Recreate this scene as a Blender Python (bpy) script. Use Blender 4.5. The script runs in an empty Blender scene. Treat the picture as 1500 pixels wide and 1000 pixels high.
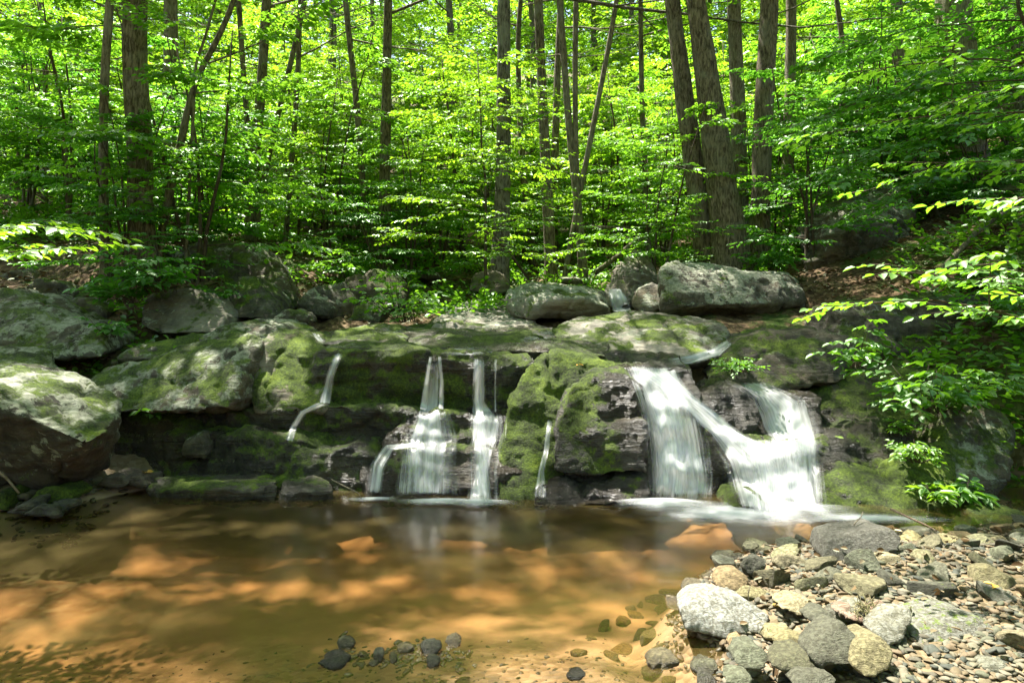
import bpy, bmesh, math, random
import numpy as np
from mathutils import Vector, Matrix, Euler
from mathutils.bvhtree import BVHTree

rng = np.random.default_rng(7)
random.seed(7)
scene = bpy.context.scene
COL = scene.collection
H, F0 = 1.6, 1000.0          # camera height, focal length in photo pixels

def P(px, py, d):
    """photo direction (px, py) at ground distance d -> world point"""
    return ((px-750.0)/F0*d, d, H-(py-440.0)/F0*d)

# ------------------------------------------------------------------ camera, light, world
cd = bpy.data.cameras.new("camera"); cam = bpy.data.objects.new("camera", cd); COL.objects.link(cam)
cam.location = (0, 0, H); cam.rotation_euler = (math.radians(90), 0, 0)
cd.sensor_width = 36; cd.lens = 24; cd.shift_y = -0.04; cd.clip_end = 2000; cd.clip_start = 0.05
scene.camera = cam
S = np.array([-0.26, 0.30, 0.92]); S /= np.linalg.norm(S)      # towards the sun
sl = bpy.data.lights.new("sun", 'SUN'); so = bpy.data.objects.new("sun", sl); COL.objects.link(so)
sl.energy = 5.0; sl.angle = math.radians(0.7); sl.color = (1.0, 0.95, 0.86)
so.location = (0, 0, 40)
so.rotation_euler = Vector(S).to_track_quat('Z', 'Y').to_euler()
w = bpy.data.worlds.new("World"); scene.world = w; w.use_nodes = True
nt = w.node_tree; bg = nt.nodes['Background']
sky = nt.nodes.new('ShaderNodeTexSky'); sky.sky_type = 'NISHITA'; sky.sun_disc = False
sky.sun_elevation = math.asin(S[2]); sky.sun_rotation = math.atan2(S[0], S[1])
sky.air_density = 1.0; sky.dust_density = 3.0; sky.ozone_density = 0.7
nt.links.new(sky.outputs[0], bg.inputs[0]); bg.inputs[1].default_value = 0.1
vs = scene.view_settings
scene.display_settings.display_device = 'sRGB'
vs.view_transform = 'Standard'; vs.look = 'None'; vs.gamma = 1.0; vs.use_curve_mapping = False
vs.exposure = 2.15
cy = scene.cycles
cy.use_denoising = True
cy.max_bounces = 7; cy.diffuse_bounces = 3; cy.glossy_bounces = 3; cy.transmission_bounces = 4
cy.transparent_max_bounces = 24; cy.volume_bounces = 0
cy.caustics_reflective = False; cy.caustics_refractive = False
cy.sample_clamp_indirect = 6.0; cy.blur_glossy = 0.5

# ------------------------------------------------------------------ noise
_perm = rng.permutation(256).astype(np.int64); _perm = np.concatenate([_perm, _perm, _perm])
_g = rng.normal(size=(256, 3)); _g /= np.linalg.norm(_g, axis=1)[:, None]
def noise3(p):
    p = np.asarray(p, float); i = np.floor(p).astype(np.int64); f = p-i; i &= 255
    u = f*f*f*(f*(f*6-15)+10); out = 0
    for dx in (0, 1):
        wx = u[:, 0] if dx else 1-u[:, 0]; hx = _perm[i[:, 0]+dx]
        for dy in (0, 1):
            wy = u[:, 1] if dy else 1-u[:, 1]; hy = _perm[hx+i[:, 1]+dy]
            for dz in (0, 1):
                wz = u[:, 2] if dz else 1-u[:, 2]
                g = _g[_perm[hy+i[:, 2]+dz] & 255]
                out = out + wx*wy*wz*(g[:, 0]*(f[:, 0]-dx)+g[:, 1]*(f[:, 1]-dy)+g[:, 2]*(f[:, 2]-dz))
    return out*1.5
def fbm(p, octv=4, lac=2.1, gain=0.5):
    p = np.asarray(p, float); a, t = 1.0, 0
    for k in range(octv):
        t = t+a*noise3(p+17.3*k); p = p*lac; a *= gain
    return t
def sstep(a, b, x):
    t = np.clip((x-a)/(b-a), 0, 1); return t*t*(3-2*t)

# ------------------------------------------------------------------ mesh helpers
def mesh_np(name, V, Fc, smooth=True, uv=None, attrs=None):
    """V (n,3); Fc: list of face arrays (each (m,k))"""
    V = np.asarray(V, np.float32)
    if not isinstance(Fc, list): Fc = [Fc]
    Fc = [np.asarray(f, np.int32) for f in Fc if len(f)]
    me = bpy.data.meshes.new(name)
    me.vertices.add(len(V)); me.vertices.foreach_set('co', V.ravel())
    li = np.concatenate([f.ravel() for f in Fc]); tot = np.concatenate([np.full(len(f), f.shape[1], np.int32) for f in Fc])
    st = np.concatenate([[0], np.cumsum(tot)[:-1]]).astype(np.int32)
    me.loops.add(len(li)); me.loops.foreach_set('vertex_index', li)
    me.polygons.add(len(tot)); me.polygons.foreach_set('loop_start', st); me.polygons.foreach_set('loop_total', tot)
    if smooth: me.polygons.foreach_set('use_smooth', np.ones(len(tot), bool))
    if uv is not None:
        l = me.uv_layers.new(name='UVMap'); l.data.foreach_set('uv', np.asarray(uv, np.float32)[li].ravel())
    for k, a in (attrs or {}).items():
        t = me.attributes.new(k, 'FLOAT', 'POINT'); t.data.foreach_set('value', np.asarray(a, np.float32))
    me.update(calc_edges=True)
    return me
def put(name, me, mat=None, parent=None, loc=None):
    o = bpy.data.objects.new(name, me); COL.objects.link(o)
    if mat is not None and me is not None and not me.materials: me.materials.append(mat)
    if parent is not None: o.parent = parent
    if loc is not None: o.location = loc
    return o
def tag(o, label=None, cat=None, group=None, kind=None):
    if label: o['label'] = label
    if cat: o['category'] = cat
    if group: o['group'] = group
    if kind: o['kind'] = kind
    return o
def empty(name, loc=(0, 0, 0)):
    o = bpy.data.objects.new(name, None); COL.objects.link(o); o.location = loc; o.empty_display_size = 0.1
    return o
def tube_np(pts, rad, sides=8, cap=True):
    """returns V, quads, tris of a tapering tube along pts"""
    pts = np.asarray(pts, float); rad = np.asarray(rad, float); n = len(pts)
    T = np.gradient(pts, axis=0); T /= np.linalg.norm(T, axis=1)[:, None]+1e-9
    ref = np.array([0, 0, 1.0]) if abs(T[0, 2]) < 0.8 else np.array([1.0, 0, 0])
    a = np.cross(T, ref); a /= np.linalg.norm(a, axis=1)[:, None]+1e-9; b = np.cross(T, a)
    th = np.linspace(0, 2*np.pi, sides, endpoint=False)
    V = pts[:, None]+rad[:, None, None]*(np.cos(th)[None, :, None]*a[:, None]+np.sin(th)[None, :, None]*b[:, None])
    V = V.reshape(-1, 3)
    i = np.arange(n-1)[:, None]*sides; j = np.arange(sides)[None]; k = (j+1) % sides
    Q = np.stack([i+j, i+k, i+sides+k, i+sides+j], -1).reshape(-1, 4)
    V = np.vstack([V, pts[-1:]]); e = (n-1)*sides
    Tt = np.stack([e+j[0], e+k[0], np.full(sides, n*sides)], -1)
    return V, Q, Tt
class Wood:
    def __init__(s): s.V = []; s.Q = []; s.T = []; s.n = 0
    def tube(s, pts, rad, sides=8):
        V, Q, T = tube_np(pts, rad, sides); s.V.append(V); s.Q.append(Q+s.n); s.T.append(T+s.n); s.n += len(V)
    def mesh(s, name):
        return mesh_np(name, np.vstack(s.V), [np.vstack(s.Q), np.vstack(s.T)])

# ------------------------------------------------------------------ materials
class N:
    def __init__(s, name):
        s.m = bpy.data.materials.new(name); s.m.use_nodes = True; s.t = s.m.node_tree
        s.t.nodes.clear(); s.out = s.t.nodes.new('ShaderNodeOutputMaterial')
    def n(s, typ, **kw):
        nd = s.t.nodes.new('ShaderNode'+typ)
        ins = kw.pop('ins', {})
        for k, v in kw.items(): setattr(nd, k, v)
        for k, v in ins.items(): s.set(nd.inputs[k], v)
        return nd
    def set(s, sock, v):
        if isinstance(v, bpy.types.NodeSocket): s.t.links.new(v, sock)
        elif isinstance(v, bpy.types.Node): s.t.links.new(v.outputs[0], sock)
        else:
            if hasattr(sock, 'default_value'):
                if isinstance(v, (tuple, list)) and len(v) == 3 and len(sock.default_value) == 4: v = tuple(v)+(1,)
                sock.default_value = v
    def math(s, op, a, b=0.0, c=0.0, clamp=False):
        nd = s.n('Math', operation=op, use_clamp=clamp); s.set(nd.inputs[0], a); s.set(nd.inputs[1], b); s.set(nd.inputs[2], c)
        return nd.outputs[0]
    def noise(s, vec, scale, detail=4, rough=0.55, dist=0.0):
        nd = s.n('TexNoise', ins={'Vector': vec, 'Scale': scale, 'Detail': detail, 'Roughness': rough, 'Distortion': dist})
        return nd.outputs['Fac']
    def ramp(s, fac, stops, interp='LINEAR'):
        nd = s.n('ValToRGB'); r = nd.color_ramp; r.interpolation = interp
        while len(r.elements) < len(stops): r.elements.new(0.5)
        for e, (p, c) in zip(r.elements, stops):
            e.position = p; e.color = (tuple(c)+(1,)) if isinstance(c, (tuple, list)) else (c, c, c, 1)
        s.set(nd.inputs[0], fac); return nd.outputs[0]
    def step(s, fac, a, b, va=0.0, vb=1.0):
        nd = s.n('MapRange', interpolation_type='SMOOTHSTEP'); 
        for k, v in zip((0, 1, 2, 3, 4), (fac, a, b, va, vb)): s.set(nd.inputs[k], v)
        return nd.outputs[0]
    def mix(s, f, a, b, blend='MIX'):
        nd = s.n('Mix', data_type='RGBA', blend_type=blend); nd.clamp_factor = True
        s.set(nd.inputs[0], f); s.set(nd.inputs[6], a); s.set(nd.inputs[7], b); return nd.outputs[2]
    def attr(s, name, typ='OBJECT'):
        return s.n('Attribute', attribute_type=typ, attribute_name=name).outputs['Fac']
    def scale(s, vec, sc):
        nd = s.n('Mapping'); s.set(nd.inputs['Vector'], vec); nd.inputs['Scale'].default_value = sc; return nd.outputs[0]
    def done(s, sh): s.t.links.new(sh if isinstance(sh, bpy.types.NodeSocket) else sh.outputs[0], s.out.inputs['Surface']); return s.m

def mat_rock():
    g = N('rock'); geo = g.n('NewGeometry'); pos = geo.outputs['Position']
    nz = g.n('SeparateXYZ', ins={0: geo.outputs['Normal']}).outputs['Z']
    zz = g.n('SeparateXYZ', ins={0: pos}).outputs['Z']
    moss, lich, wet, tone, warm = (g.attr(k) for k in ('moss', 'lichen', 'wet', 'tone', 'warm'))
    n1 = g.noise(pos, 1.7, 5, .6); n2 = g.noise(pos, 8, 10, .74, .4); n3 = g.noise(pos, 44, 6, .7)
    strata = g.noise(g.scale(pos, (2.0, 2.0, 22.0)), 1.6, 6, .6, .8)
    base = g.ramp(n2, [(.34, (.018, .015, .010)), (.45, (.06, .053, .037)), (.56, (.13, .118, .088)), (.72, (.25, .235, .19))])
    base = g.mix(g.step(n1, .42, .62), base, g.mix(.5, base, (.20, .15, .09)))
    base = g.mix(g.math('MULTIPLY', g.step(strata, .5, .66), .45), base, (.07, .062, .052))
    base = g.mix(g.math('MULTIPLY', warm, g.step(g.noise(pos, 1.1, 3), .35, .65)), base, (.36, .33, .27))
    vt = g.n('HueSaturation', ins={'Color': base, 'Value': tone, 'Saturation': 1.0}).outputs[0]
    # lichen: pale crusts
    lf = g.math('ADD', g.math('MULTIPLY', g.noise(pos, 9, 9, .72, .6), .75), g.math('MULTIPLY', g.noise(pos, 2.1, 3), .45))
    lf = g.math('ADD', lf, g.math('MULTIPLY_ADD', g.math('SUBTRACT', lich, .5), .34, g.math('MULTIPLY_ADD', nz, .13, -.06)))
    lfac = g.math('MULTIPLY', g.step(lf, .655, .70), g.step(lich, .01, .12))
    lcol = g.ramp(g.noise(pos, 23, 5, .7), [(.32, (.14, .15, .10)), (.5, (.29, .30, .22)), (.68, (.43, .43, .35))])
    c = g.mix(lfac, vt, lcol)
    # moss: cushions on faces turned up, patchy on the rest
    mn = g.math('ADD', g.math('MULTIPLY', g.noise(pos, 2.6, 6, .62), .8), g.math('MULTIPLY', g.noise(pos, 13, 6, .7), .35))
    mf = g.math('ADD', mn, g.math('MULTIPLY', nz, .14)); mf = g.math('ADD', mf, g.math('MULTIPLY', g.math('SUBTRACT', moss, .5), .55))
    mfac = g.math('MULTIPLY', g.step(mf, .60, .70), g.step(moss, .01, .15))
    mcol = g.ramp(g.math('ADD', g.math('MULTIPLY', g.noise(pos, 4, 5, .65), .5), g.math('MULTIPLY', g.noise(pos, 48, 5, .8), .5)),
                  [(.36, (.010, .017, .001)), (.45, (.045, .07, .003)), (.53, (.115, .18, .008)), (.64, (.27, .36, .02))])
    c = g.mix(mfac, c, mcol)
    wl = g.math('MAXIMUM', g.math('MULTIPLY', wet, g.step(g.noise(pos, 1.4, 4), .3, .6, .55, 1.0)), g.step(zz, .02, .13, 1.0, 0.0))
    wl = g.math('MULTIPLY', wl, g.math('SUBTRACT', 1.0, g.math('MULTIPLY', mfac, .75)))
    c = g.mix(g.math('MULTIPLY', wl, .85), c, g.mix(1.0, c, (.22, .2, .17), 'MULTIPLY'))
    rough = g.step(wl, 0, 1, .85, .2)
    bh = g.math('ADD', g.math('MULTIPLY', n2, .9), g.math('MULTIPLY', n3, .35)); bh = g.math('ADD', bh, g.math('MULTIPLY', strata, .8))
    bh = g.math('ADD', bh, g.math('MULTIPLY', lfac, .12))
    mh = g.math('ADD', g.math('MULTIPLY', g.noise(pos, 75, 4, .75), 1.3), g.math('MULTIPLY', mfac, .6))
    bh = g.math('ADD', g.math('MULTIPLY', bh, g.math('SUBTRACT', 1.0, mfac)), g.math('MULTIPLY', mh, mfac))
    bmp = g.n('Bump', ins={'Height': bh, 'Strength': 1.0, 'Distance': .05})
    b = g.n('BsdfPrincipled', ins={'Base Color': c, 'Roughness': rough, 'Normal': bmp.outputs[0], 'Specular IOR Level': .5})
    return g.done(b)

def mat_pebble():
    g = N('pebble'); tc = g.n('TexCoord').outputs['Object']; oi = g.n('ObjectInfo').outputs['Random']
    geo = g.n('NewGeometry'); zz = g.n('SeparateXYZ', ins={0: geo.outputs['Position']}).outputs['Z']
    nzn = g.n('SeparateXYZ', ins={0: geo.outputs['Normal']}).outputs['Z']
    sh = g.n('VectorMath', operation='ADD'); g.set(sh.inputs[0], tc)
    cmb = g.n('CombineXYZ', ins={0: g.math('MULTIPLY', oi, 61.0), 1: g.math('MULTIPLY', oi, 23.0)}); g.set(sh.inputs[1], cmb)
    ts = g.n('VectorMath', operation='SCALE'); g.set(ts.inputs[0], sh.outputs[0]); g.set(ts.inputs['Scale'], g.attr('grain')); v = ts.outputs[0]
    hue = g.ramp(oi, [(0, (.15, .145, .10)), (.12, (.21, .195, .125)), (.25, (.105, .12, .095)), (.38, (.24, .185, .115)), (.5, (.15, .155, .10)),
                      (.62, (.085, .09, .075)), (.74, (.19, .175, .10)), (.84, (.24, .22, .165)), (.93, (.16, .17, .165)), (1, (.125, .115, .055))], 'CONSTANT')
    tn = g.attr('tone')
    hue = g.mix(1.0, hue, (1.06, 1.0, .78), 'MULTIPLY'); hue = g.mix(g.attr('pale'), hue, (.29, .29, .265))
    hue = g.mix(1.0, hue, g.n('CombineColor', ins={0: tn, 1: tn, 2: tn}).outputs[0], 'MULTIPLY')
    n2 = g.noise(v, 6, 8, .65, .5); n3 = g.noise(v, 30, 5, .6); bands = g.noise(g.scale(v, (1.5, 1.5, 14)), 2.5, 5, .6, .6)
    c = g.mix(g.step(n2, .4, .62, 0, .9), g.mix(1.0, hue, (.42, .40, .33), 'MULTIPLY'), hue)
    c = g.mix(g.step(bands, .56, .64, 0, .55), c, g.mix(1.0, c, (1.5, 1.45, 1.3), 'MULTIPLY'))
    ms = g.attr('moss')
    mf = g.math('MULTIPLY', g.step(g.math('ADD', g.math('ADD', g.noise(v, 4, 6, .65), g.math('MULTIPLY', nzn, .12)), g.math('MULTIPLY', g.math('SUBTRACT', ms, .5), .6)), .58, .7), g.step(ms, .01, .1))
    c = g.mix(mf, c, g.ramp(g.noise(v, 25, 5, .7), [(.3, (.03, .05, .006)), (.55, (.11, .15, .015)), (.75, (.2, .24, .03))]))
    wl = g.step(zz, .0, .07, 1.0, 0.0)
    c = g.mix(wl, c, g.mix(1.0, c, (.5, .42, .3), 'MULTIPLY'))
    bh = g.math('ADD', g.math('MULTIPLY', n2, 1.0), g.math('MULTIPLY', n3, .3)); bh = g.math('ADD', bh, g.math('MULTIPLY', bands, .5))
    bmp = g.n('Bump', ins={'Height': bh, 'Strength': .9, 'Distance': .016})
    return g.done(g.n('BsdfPrincipled', ins={'Base Color': c, 'Roughness': g.step(wl, 0, 1, .78, .4), 'Normal': bmp.outputs[0]}))

def mat_ground():
    g = N('ground'); geo = g.n('NewGeometry'); pos = geo.outputs['Position']
    sx = g.n('SeparateXYZ', ins={0: pos}); z = sx.outputs['Z']
    n2 = g.noise(pos, 3, 8, .65); n3 = g.noise(pos, 26, 6, .7)
    leafv = g.n('TexVoronoi', ins={'Vector': pos, 'Scale': 19.0, 'Randomness': 1.0})
    fl = g.ramp(g.math('ADD', g.math('MULTIPLY', n3, .6), g.math('MULTIPLY', n2, .4)), [(.3, (.02, .014, .008)), (.48, (.06, .038, .02)), (.62, (.13, .085, .045)), (.8, (.24, .17, .1))])
    lc = g.n('SeparateColor', ins={0: leafv.outputs['Color']}).outputs[0]
    fl = g.mix(.5, fl, g.ramp(lc, [(0, (.03, .02, .01)), (.4, (.10, .06, .03)), (.7, (.2, .13, .07)), (1, (.3, .22, .12))]))
    green = g.step(g.math('ADD', g.noise(pos, .8, 5, .6), g.math('MULTIPLY', g.noise(pos, 9, 5, .7), .3)), .62, .74)
    fl = g.mix(g.math('MULTIPLY', green, .8), fl, g.ramp(n3, [(.3, (.02, .05, .008)), (.7, (.09, .17, .025))]))
    # stream bed: silt and gravel
    vor = g.n('TexVoronoi', ins={'Vector': g.scale(pos, (1, 1.2, 1)), 'Scale': 24.0}); vc = g.n('SeparateColor', ins={0: vor.outputs['Color']}).outputs[0]
    grav = g.ramp(vc, [(0, (.07, .05, .025)), (.3, (.16, .11, .055)), (.6, (.24, .165, .09)), (.85, (.30, .23, .15)), (1, (.10, .09, .07))])
    silt = g.ramp(g.noise(pos, 2.2, 7, .6), [(.3, (.29, .20, .13)), (.6, (.40, .28, .185)), (.8, (.48, .365, .255))])
    ygrad = g.math('ADD', sx.outputs['Y'], g.math('MULTIPLY', g.noise(pos, 1.2, 4), 1.6))
    bed = g.mix(g.step(ygrad, 3.9, 4.9), g.mix(g.step(g.noise(pos, 2.0, 4), .35, .6, .25, .85), silt, grav), silt)
    bed = g.mix(g.step(z, .0, .06), bed, g.mix(.5, grav, (.12, .1, .06)))
    near = g.math('MULTIPLY', g.step(z, .22, .34, 1, 0), g.step(sx.outputs['Y'], 6.3, 7.0, 1, 0))
    c = g.mix(near, fl, bed)
    bh = g.math('ADD', g.math('MULTIPLY', n3, .8), g.math('MULTIPLY', leafv.outputs['Distance'], .6))
    bh = g.mix(near, bh, g.math('MULTIPLY', g.math('MULTIPLY', vor.outputs['Distance'], -1.0), g.step(ygrad, 4.4, 3.9)))
    bmp = g.n('Bump', ins={'Height': bh, 'Strength': .8, 'Distance': .03})
    return g.done(g.n('BsdfPrincipled', ins={'Base Color': c, 'Roughness': .9, 'Normal': bmp.outputs[0], 'Specular IOR Level': .2}))

def mat_water():
    g = N('pool_water'); geo = g.n('NewGeometry'); pos = geo.outputs['Position']
    n = g.noise(g.scale(pos, (1.2, 3.0, 1)), 1.8, 3, .5)
    bmp = g.n('Bump', ins={'Height': n, 'Strength': .06, 'Distance': .05})
    fr = g.n('Fresnel', ins={'IOR': 1.33, 'Normal': bmp.outputs[0]})
    tr = g.n('BsdfTransparent', ins={'Color': (1, 1, 1)})
    gl = g.n('BsdfGlossy', ins={'Color': (.95, .95, .95), 'Roughness': .16, 'Normal': bmp.outputs[0]})
    mx = g.n('MixShader'); g.set(mx.inputs[0], fr.outputs[0]); g.set(mx.inputs[1], tr); g.set(mx.inputs[2], gl)
    df = g.n('BsdfDiffuse', ins={'Color': (.17, .125, .035)}); m0 = g.n('MixShader', ins={0: .15}); g.set(m0.inputs[1], tr); g.set(m0.inputs[2], df); g.set(mx.inputs[1], m0)
    va = g.n('VolumeAbsorption', ins={'Color': (.77, .62, .33), 'Density': 1.9})
    g.t.links.new(va.outputs[0], g.out.inputs['Volume'])
    return g.done(mx)

def mat_fall():
    g = N('falling_water'); uv = g.n('UVMap').outputs[0]; d = g.attr('dens', 'GEOMETRY')
    s1 = g.noise(g.scale(uv, (26, .8, 1)), 1.0, 5, .62, .15); s2 = g.noise(g.scale(uv, (95, 1.6, 1)), 1.0, 3, .6)
    s3 = g.noise(g.scale(uv, (7, 1.6, 1)), 1.0, 4, .55, .4)
    f = g.math('ADD', g.math('ADD', g.math('MULTIPLY', s1, .5), g.math('MULTIPLY', s2, .22)), g.math('MULTIPLY', s3, .38))
    a = g.step(g.math('ADD', g.math('MULTIPLY_ADD', f, 1.9, -.48), g.math('SUBTRACT', d, .5)), .22, 1.05, 0, .93)
    a = g.math('MULTIPLY', a, g.step(d, .0, .25))
    tr = g.n('BsdfTransparent')
    df = g.n('BsdfDiffuse', ins={'Color': (.80, .81, .82)}); tl = g.n('BsdfTranslucent', ins={'Color': (.80, .81, .82)})
    m1 = g.n('MixShader', ins={0: .4, 1: df, 2: tl}); 
    gl = g.n('BsdfGlossy', ins={'Roughness': .35, 'Color': (.9, .9, .9)}); m2 = g.n('MixShader', ins={0: .12, 1: m1, 2: gl})
    mx = g.n('MixShader'); g.set(mx.inputs[0], a); g.set(mx.inputs[1], tr); g.set(mx.inputs[2], m2)
    return g.done(mx)

def mat_foam():
    g = N('foam'); d = g.attr('dens', 'GEOMETRY'); geo = g.n('NewGeometry')
    f = g.noise(g.scale(geo.outputs['Position'], (2.5, 5, 1)), 2.0, 5, .6)
    a = g.step(g.math('ADD', g.math('MULTIPLY', f, .5), g.math('SUBTRACT', d, .5)), -.06, .72, 0, .86); a = g.math('MULTIPLY', a, g.step(d, 0, .3))
    mx = g.n('MixShader'); g.set(mx.inputs[0], a); g.set(mx.inputs[1], g.n('BsdfTransparent')); g.set(mx.inputs[2], g.n('BsdfDiffuse', ins={'Color': (.62, .63, .64)}))
    return g.done(mx)

def mat_leaf(name, dark, light, trans, tw=.5):
    g = N(name); geo = g.n('NewGeometry'); r = geo.outputs['Random Per Island']; o = g.n('ObjectInfo').outputs['Random']
    f = g.math('ADD', g.math('MULTIPLY', r, .65), g.math('MULTIPLY', o, .35))
    c = g.mix(f, dark, light); t = g.mix(f, tuple(x*.75 for x in trans), tuple(min(1, x*1.15) for x in trans))
    df = g.n('BsdfDiffuse', ins={'Color': c}); tl = g.n('BsdfTranslucent', ins={'Color': t})
    m = g.n('MixShader', ins={0: tw, 1: df, 2: tl})
    gl = g.n('BsdfGlossy', ins={'Roughness': .5, 'Color': (.75, .9, .7)})
    fr = g.n('Fresnel', ins={'IOR': 1.4})
    m2 = g.n('MixShader'); g.set(m2.inputs[0], g.math('MULTIPLY', fr, .13)); g.set(m2.inputs[1], m); g.set(m2.inputs[2], gl)
    return g.done(m2)

def mat_bark(name, dark, light, mossy=0.0):
    g = N(name); tc = g.n('NewGeometry').outputs['Position']; oi = g.n('ObjectInfo').outputs['Random']
    n1 = g.noise(g.scale(tc, (34, 34, 8)), 1.0, 7, .68, .6); n2 = g.noise(tc, 2.2, 5, .6)
    c = g.mix(g.step(n1, .34, .68), dark, light); c = g.mix(g.step(n2, .5, .68, 0, .45), c, (.27, .27, .22))
    c = g.mix(g.math('MULTIPLY', oi, .35), c, g.mix(1.0, c, (.55, .5, .45), 'MULTIPLY'))
    if mossy: c = g.mix(g.step(g.noise(tc, 3, 6, .65), .5, .62, 0, mossy), c, (.06, .09, .015))
    bmp = g.n('Bump', ins={'Height': n1, 'Strength': .9, 'Distance': .03})
    return g.done(g.n('BsdfPrincipled', ins={'Base Color': c, 'Roughness': .9, 'Normal': bmp.outputs[0], 'Specular IOR Level': .2}))

M_ROCK = mat_rock(); M_PEB = mat_pebble(); M_GROUND = mat_ground(); M_WATER = mat_water(); M_FALL = mat_fall(); M_FOAM = mat_foam()
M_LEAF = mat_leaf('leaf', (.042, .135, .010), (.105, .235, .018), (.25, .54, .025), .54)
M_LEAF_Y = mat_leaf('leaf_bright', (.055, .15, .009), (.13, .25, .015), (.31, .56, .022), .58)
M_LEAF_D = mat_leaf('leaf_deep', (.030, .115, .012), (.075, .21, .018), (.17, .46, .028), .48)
M_BARK = mat_bark('bark', (.045, .036, .023), (.28, .235, .16)); M_BARK_P = mat_bark('bark_pale', (.085, .07, .05), (.32, .28, .20))
M_TWIG = mat_bark('twig_bark', (.05, .035, .022), (.13, .10, .07)); M_DRIFT = mat_bark('driftwood', (.14, .09, .06), (.36, .27, .2))
# ------------------------------------------------------------------ ground
BANK = np.array([(.62, 1.0), (.86, 2.86), (.98, 3.1), (.86, 3.3), (.95, 3.64), (1.23, 4.1), (1.62, 4.42), (2.0, 4.5), (2.55, 4.66), (3.0, 4.6), (3.4, 4.8), (3.8, 4.95), (6, 5.2), (9, 5), (9, 1)])
def sdist(poly, x, y):
    p = np.stack([x, y], -1); best = np.full(len(x), 1e9); ins = np.zeros(len(x), bool)
    for a, b in zip(poly, np.roll(poly, -1, 0)):
        e = b-a; t = np.clip(((p-a)@e)/(e@e), 0, 1); d = np.linalg.norm(p-a-t[:, None]*e, axis=1); best = np.minimum(best, d)
        c = ((a[1] > p[:, 1]) != (b[1] > p[:, 1])) & (p[:, 0] < (b[0]-a[0])*(p[:, 1]-a[1])/(b[1]-a[1]+1e-12)+a[0]); ins ^= c
    return np.where(ins, best, -best)
CT = [(-4.5, 2, -.25), (-3, 2, -.3), (-3, 3.5, -.36), (-1.5, 3.5, -.3), (-1.5, 5, -.36), (0, 5, -.38), (0, 3.5, -.22), (-.2, 2.85, -.10), (-1, 2.8, -.18), (.6, 3.2, -.14),
      (.5, 4.2, -.35), (1.2, 4.8, -.35), (1.9, 5.1, -.25), (2.6, 5, -.15), (3.3, 5.2, -.06), (-4.5, 4, -.25), (-4.3, 4.8, -.1), (0, 1.5, -.1), (-2, 1.5, -.2), (0, 0, .0), (-3, 0, -.1), (-7, 2, .3), (-7, 4, .5), (-7, 6, .9),
      (-3, 5.6, -.1), (-2, 5.85, -.3), (-1.4, 5.8, -.35), (-2.6, 5.8, -.25), (0, 5.7, -.3), (2, 5.7, -.2), (-3, 6.6, .5), (0, 6.8, .6), (2, 7, .6), (-4.2, 5.5, .12), (-3.6, 5.4, .06), (-5.5, 5.6, .35), (3.9, 5.5, -.04), (4.8, 5.6, .25), (4.2, 6.3, .1),
      (6, 4, .5), (8, 4, 1.2), (-1, -4, .2), (-8, -4, .8), (6, -4, .6), (0, -14, .6), (-15, -10, 2), (15, -10, 3), (-12, 4, 1.6), (12, 4, 2.4), (14, 8, 4.2), (-12, 8, 2.6)]
for px, py, d in [(0, 405, 9), (100, 350, 10.5), (0, 310, 12), (0, 262, 16), (200, 375, 9.5), (350, 362, 12), (450, 385, 12), (560, 395, 13), (700, 395, 13), (850, 400, 14),
                  (1000, 390, 12), (1100, 385, 11.5), (1200, 380, 11), (1300, 350, 11), (1400, 245, 14), (1500, 225, 13.5), (1500, 335, 9), (1500, 430, 7.8), (1400, 440, 8), (1500, 560, 6.6), (1530, 752, 5.6),
                  (1450, 760, 6.3), (1310, 560, 7), (500, 525, 7), (700, 525, 7), (600, 485, 8.5), (900, 485, 8.5), (930, 450, 11), (1060, 500, 7.6), (1150, 500, 8.2), (150, 490, 8), (300, 505, 8.3), (400, 500, 8.3), (50, 540, 7.4), (480, 480, 9), (560, 480, 9.3), (330, 430, 9.2)]:
    CT.append(P(px, py, d))
CT += [(-14, 20, 6), (-5, 20, 3.6), (0, 20, 3.4), (6, 20, 4.2), (13, 20, 7.4), (-25, 14, 8), (25, 14, 9.5), (0, 30, 6), (-15, 32, 9), (15, 32, 10), (0, 45, 11), (-30, 45, 17), (30, 45, 18), (0, 80, 27), (-60, 80, 34), (60, 80, 36), (0, 150, 52), (-150, 150, 60), (150, 150, 60),
       (-60, 10, 20), (60, 10, 22), (-150, 0, 45), (150, 0, 45), (0, -60, 6), (-60, -60, 16), (60, -60, 18), (-150, -150, 40), (150, -150, 40), (0, -150, 20)]
CT = np.array(CT)
_d = np.linalg.norm(CT[:, None, :2]-CT[None, :, :2], axis=2); _w = np.linalg.solve(_d+np.eye(len(CT))*.02, CT[:, 2]-CT[:, 2].mean())
def ground_z(x, y, detail=True):
    x = np.asarray(x, float); y = np.asarray(y, float)
    out = np.zeros(len(x))
    for s in range(0, len(x), 20000):
        sl_ = slice(s, s+20000); out[sl_] = np.hypot(x[sl_, None]-CT[:, 0], y[sl_, None]-CT[:, 1])@_w
    z = out+CT[:, 2].mean()
    bd = sdist(BANK, x, y)
    m = sstep(5.4, 4.9, y)*(x > -1)
    bz = np.where(bd > 0, .15*sstep(0, .8, bd)+.02, .85*np.minimum(0, bd)) ; k = m*sstep(-.45, -.1, bd)*sstep(5.2, 4.0, x)
    z = z*(1-k)+bz*k
    if detail:
        q = np.stack([x, y, 0*x], -1); far = sstep(5.5, 8, y)+sstep(4.5, 7, np.abs(x)); far = np.clip(far, 0, 1)
        z = z+fbm(q*.9, 4)*.11*far+fbm(q*3.1+5, 3)*(.012+.03*far)
    return z
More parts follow.
